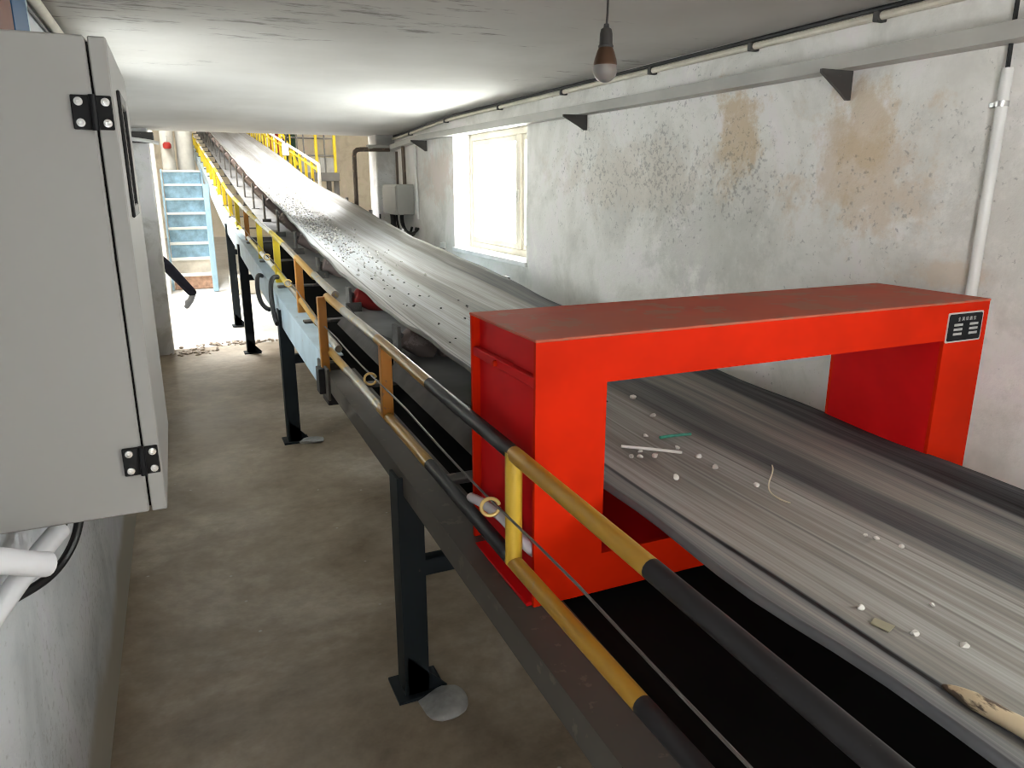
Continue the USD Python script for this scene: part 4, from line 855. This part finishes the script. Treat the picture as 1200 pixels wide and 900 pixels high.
body = limbs([[(A(-.42, -.08, -.78), .10), (A(-.42, .08, -.78), .10)], [(A(-.42, 0, -.80), .125), (A(-.44, 0, -.60), .12), (A(-.46, 0, -.38), .125)], [(A(-.465, -.15, -.36), .062), (A(-.465, .15, -.36), .062)], [(A(-.46, 0, -.33), .07), (head - [0, 0, .08], .055)],
              [(A(-.465, -.17, -.36), .058), (A(-.38, -.21, -.62), .044), (A(-.45, -.20, -.84), .034)], [(A(-.465, .17, -.36), .058), (A(-.52, .21, -.62), .044), (A(-.66, .20, -.80), .034)]], .03, 8)
obj('jacket', body, 'jacket', pers, smooth=True)
obj('trousers', limbs([[(A(-.42, -.08, -.80), .115), (A(-.42, .08, -.80), .115)], [(A(-.42, -.09, -.84), .105), (kneeR, .075), (ankR, .060)], [(A(-.42, .09, -.84), .105), (kneeL, .075), (ankL, .060)]], .025, 8), 'trouser', pers, smooth=True)
obj('shoe', limbs([[(A(.130, -.10, -1.475), .040), (A(.085, -.10, -1.575), .044), (A(.030, -.10, -1.655), .036)], [(A(.085, -.10, -1.575), .044), (A(.045, -.10, -1.60), .04)]], .015, 6), 'shoe_grey', pers, smooth=True, label='grey shoe, heel lifted, toe on the floor')
obj('shoe', limbs([[(A(-.67, .09, -1.655), .042), (A(-.80, .09, -1.665), .042), (A(-.90, .09, -1.67), .034)]], .015, 6), 'shoe_grey', pers, smooth=True)
hd = trimesh.creation.icosphere(subdivisions=3); v = hd.vertices * [.095, .078, .118]; 
v[:, 0] -= .012 * np.exp(-((v[:, 2] + .02) ** 2) / .0008 - (v[:, 1] ** 2) / .0003) * (v[:, 0] < -.05)
v[:, 2] -= .015 * np.clip(-v[:, 0] / .09, 0, 1) * (v[:, 2] < -.05)
hd = trimesh.Trimesh(v + head + [0, 0, .02], hd.faces, process=False)
hobj = obj('head', hd, 'skin', pers, smooth=True)
hr_ = trimesh.creation.icosphere(subdivisions=3); hv = hr_.vertices * [.102, .086, .122]; keep = np.array([(hv[f][:, 2].mean() > .02 or hv[f][:, 0].mean() > .02) and hv[f][:, 2].mean() > -.07 for f in hr_.faces])
hm = trimesh.Trimesh(hv + head + [.006, 0, .026], hr_.faces[keep], process=False); hm.remove_unreferenced_vertices(); obj('hair', hm, 'hair', hobj, smooth=True)
for s in (-1, 1):
    e = trimesh.creation.icosphere(subdivisions=1, radius=.011); e.apply_translation(head + [-.080, s * .032, .030]); obj('eye', e, 'hair', hobj)
    e = trimesh.creation.icosphere(subdivisions=2); e.vertices = e.vertices * [.018, .008, .030]; e.apply_translation(head + [.008, s * .080, .015]); obj('ear', e, 'skin', hobj)
mo = trimesh.creation.icosphere(subdivisions=1); mo.vertices = mo.vertices * [.006, .022, .005]; mo.apply_translation(head + [-.085, 0, -.045]); obj('mouth', mo, 'machine_red', hobj)
def hand(w, d, s):
    w = np.array(w, float); d = np.array(d, float); d /= np.linalg.norm(d); side = np.array([0, 1., 0]); ch = [[(w, .026), (w + d * .045, .030), (w + d * .085, .030)]]
    ch.append([(w + d * .06 + side * .0, .028), (w + d * .085 + np.array([.0, 0, 0]), .028)])
    ax = np.cross(d, side)
    for i, L in enumerate((.062, .072, .068, .052)):
        b = w + d * .088 + ax * (.028 - .0185 * i); ch.append([(b, .0095), (b + d * L * .55, .009), (b + d * L + side * -s * .018, .008)])
    b = w + d * .035 + ax * .026; ch.append([(b, .012), (b + d * .03 + ax * .028, .0105), (b + d * .06 + ax * .032, .009)])
    return limbs(ch, .006, 4)
obj('hand', hand(A(-.46, -.20, -.85), (-.15, 0, -1), 1), 'skin', pers, smooth=True); obj('hand', hand(A(-.665, .20, -.81), (-.6, 0, -.8), -1), 'skin', pers, smooth=True)
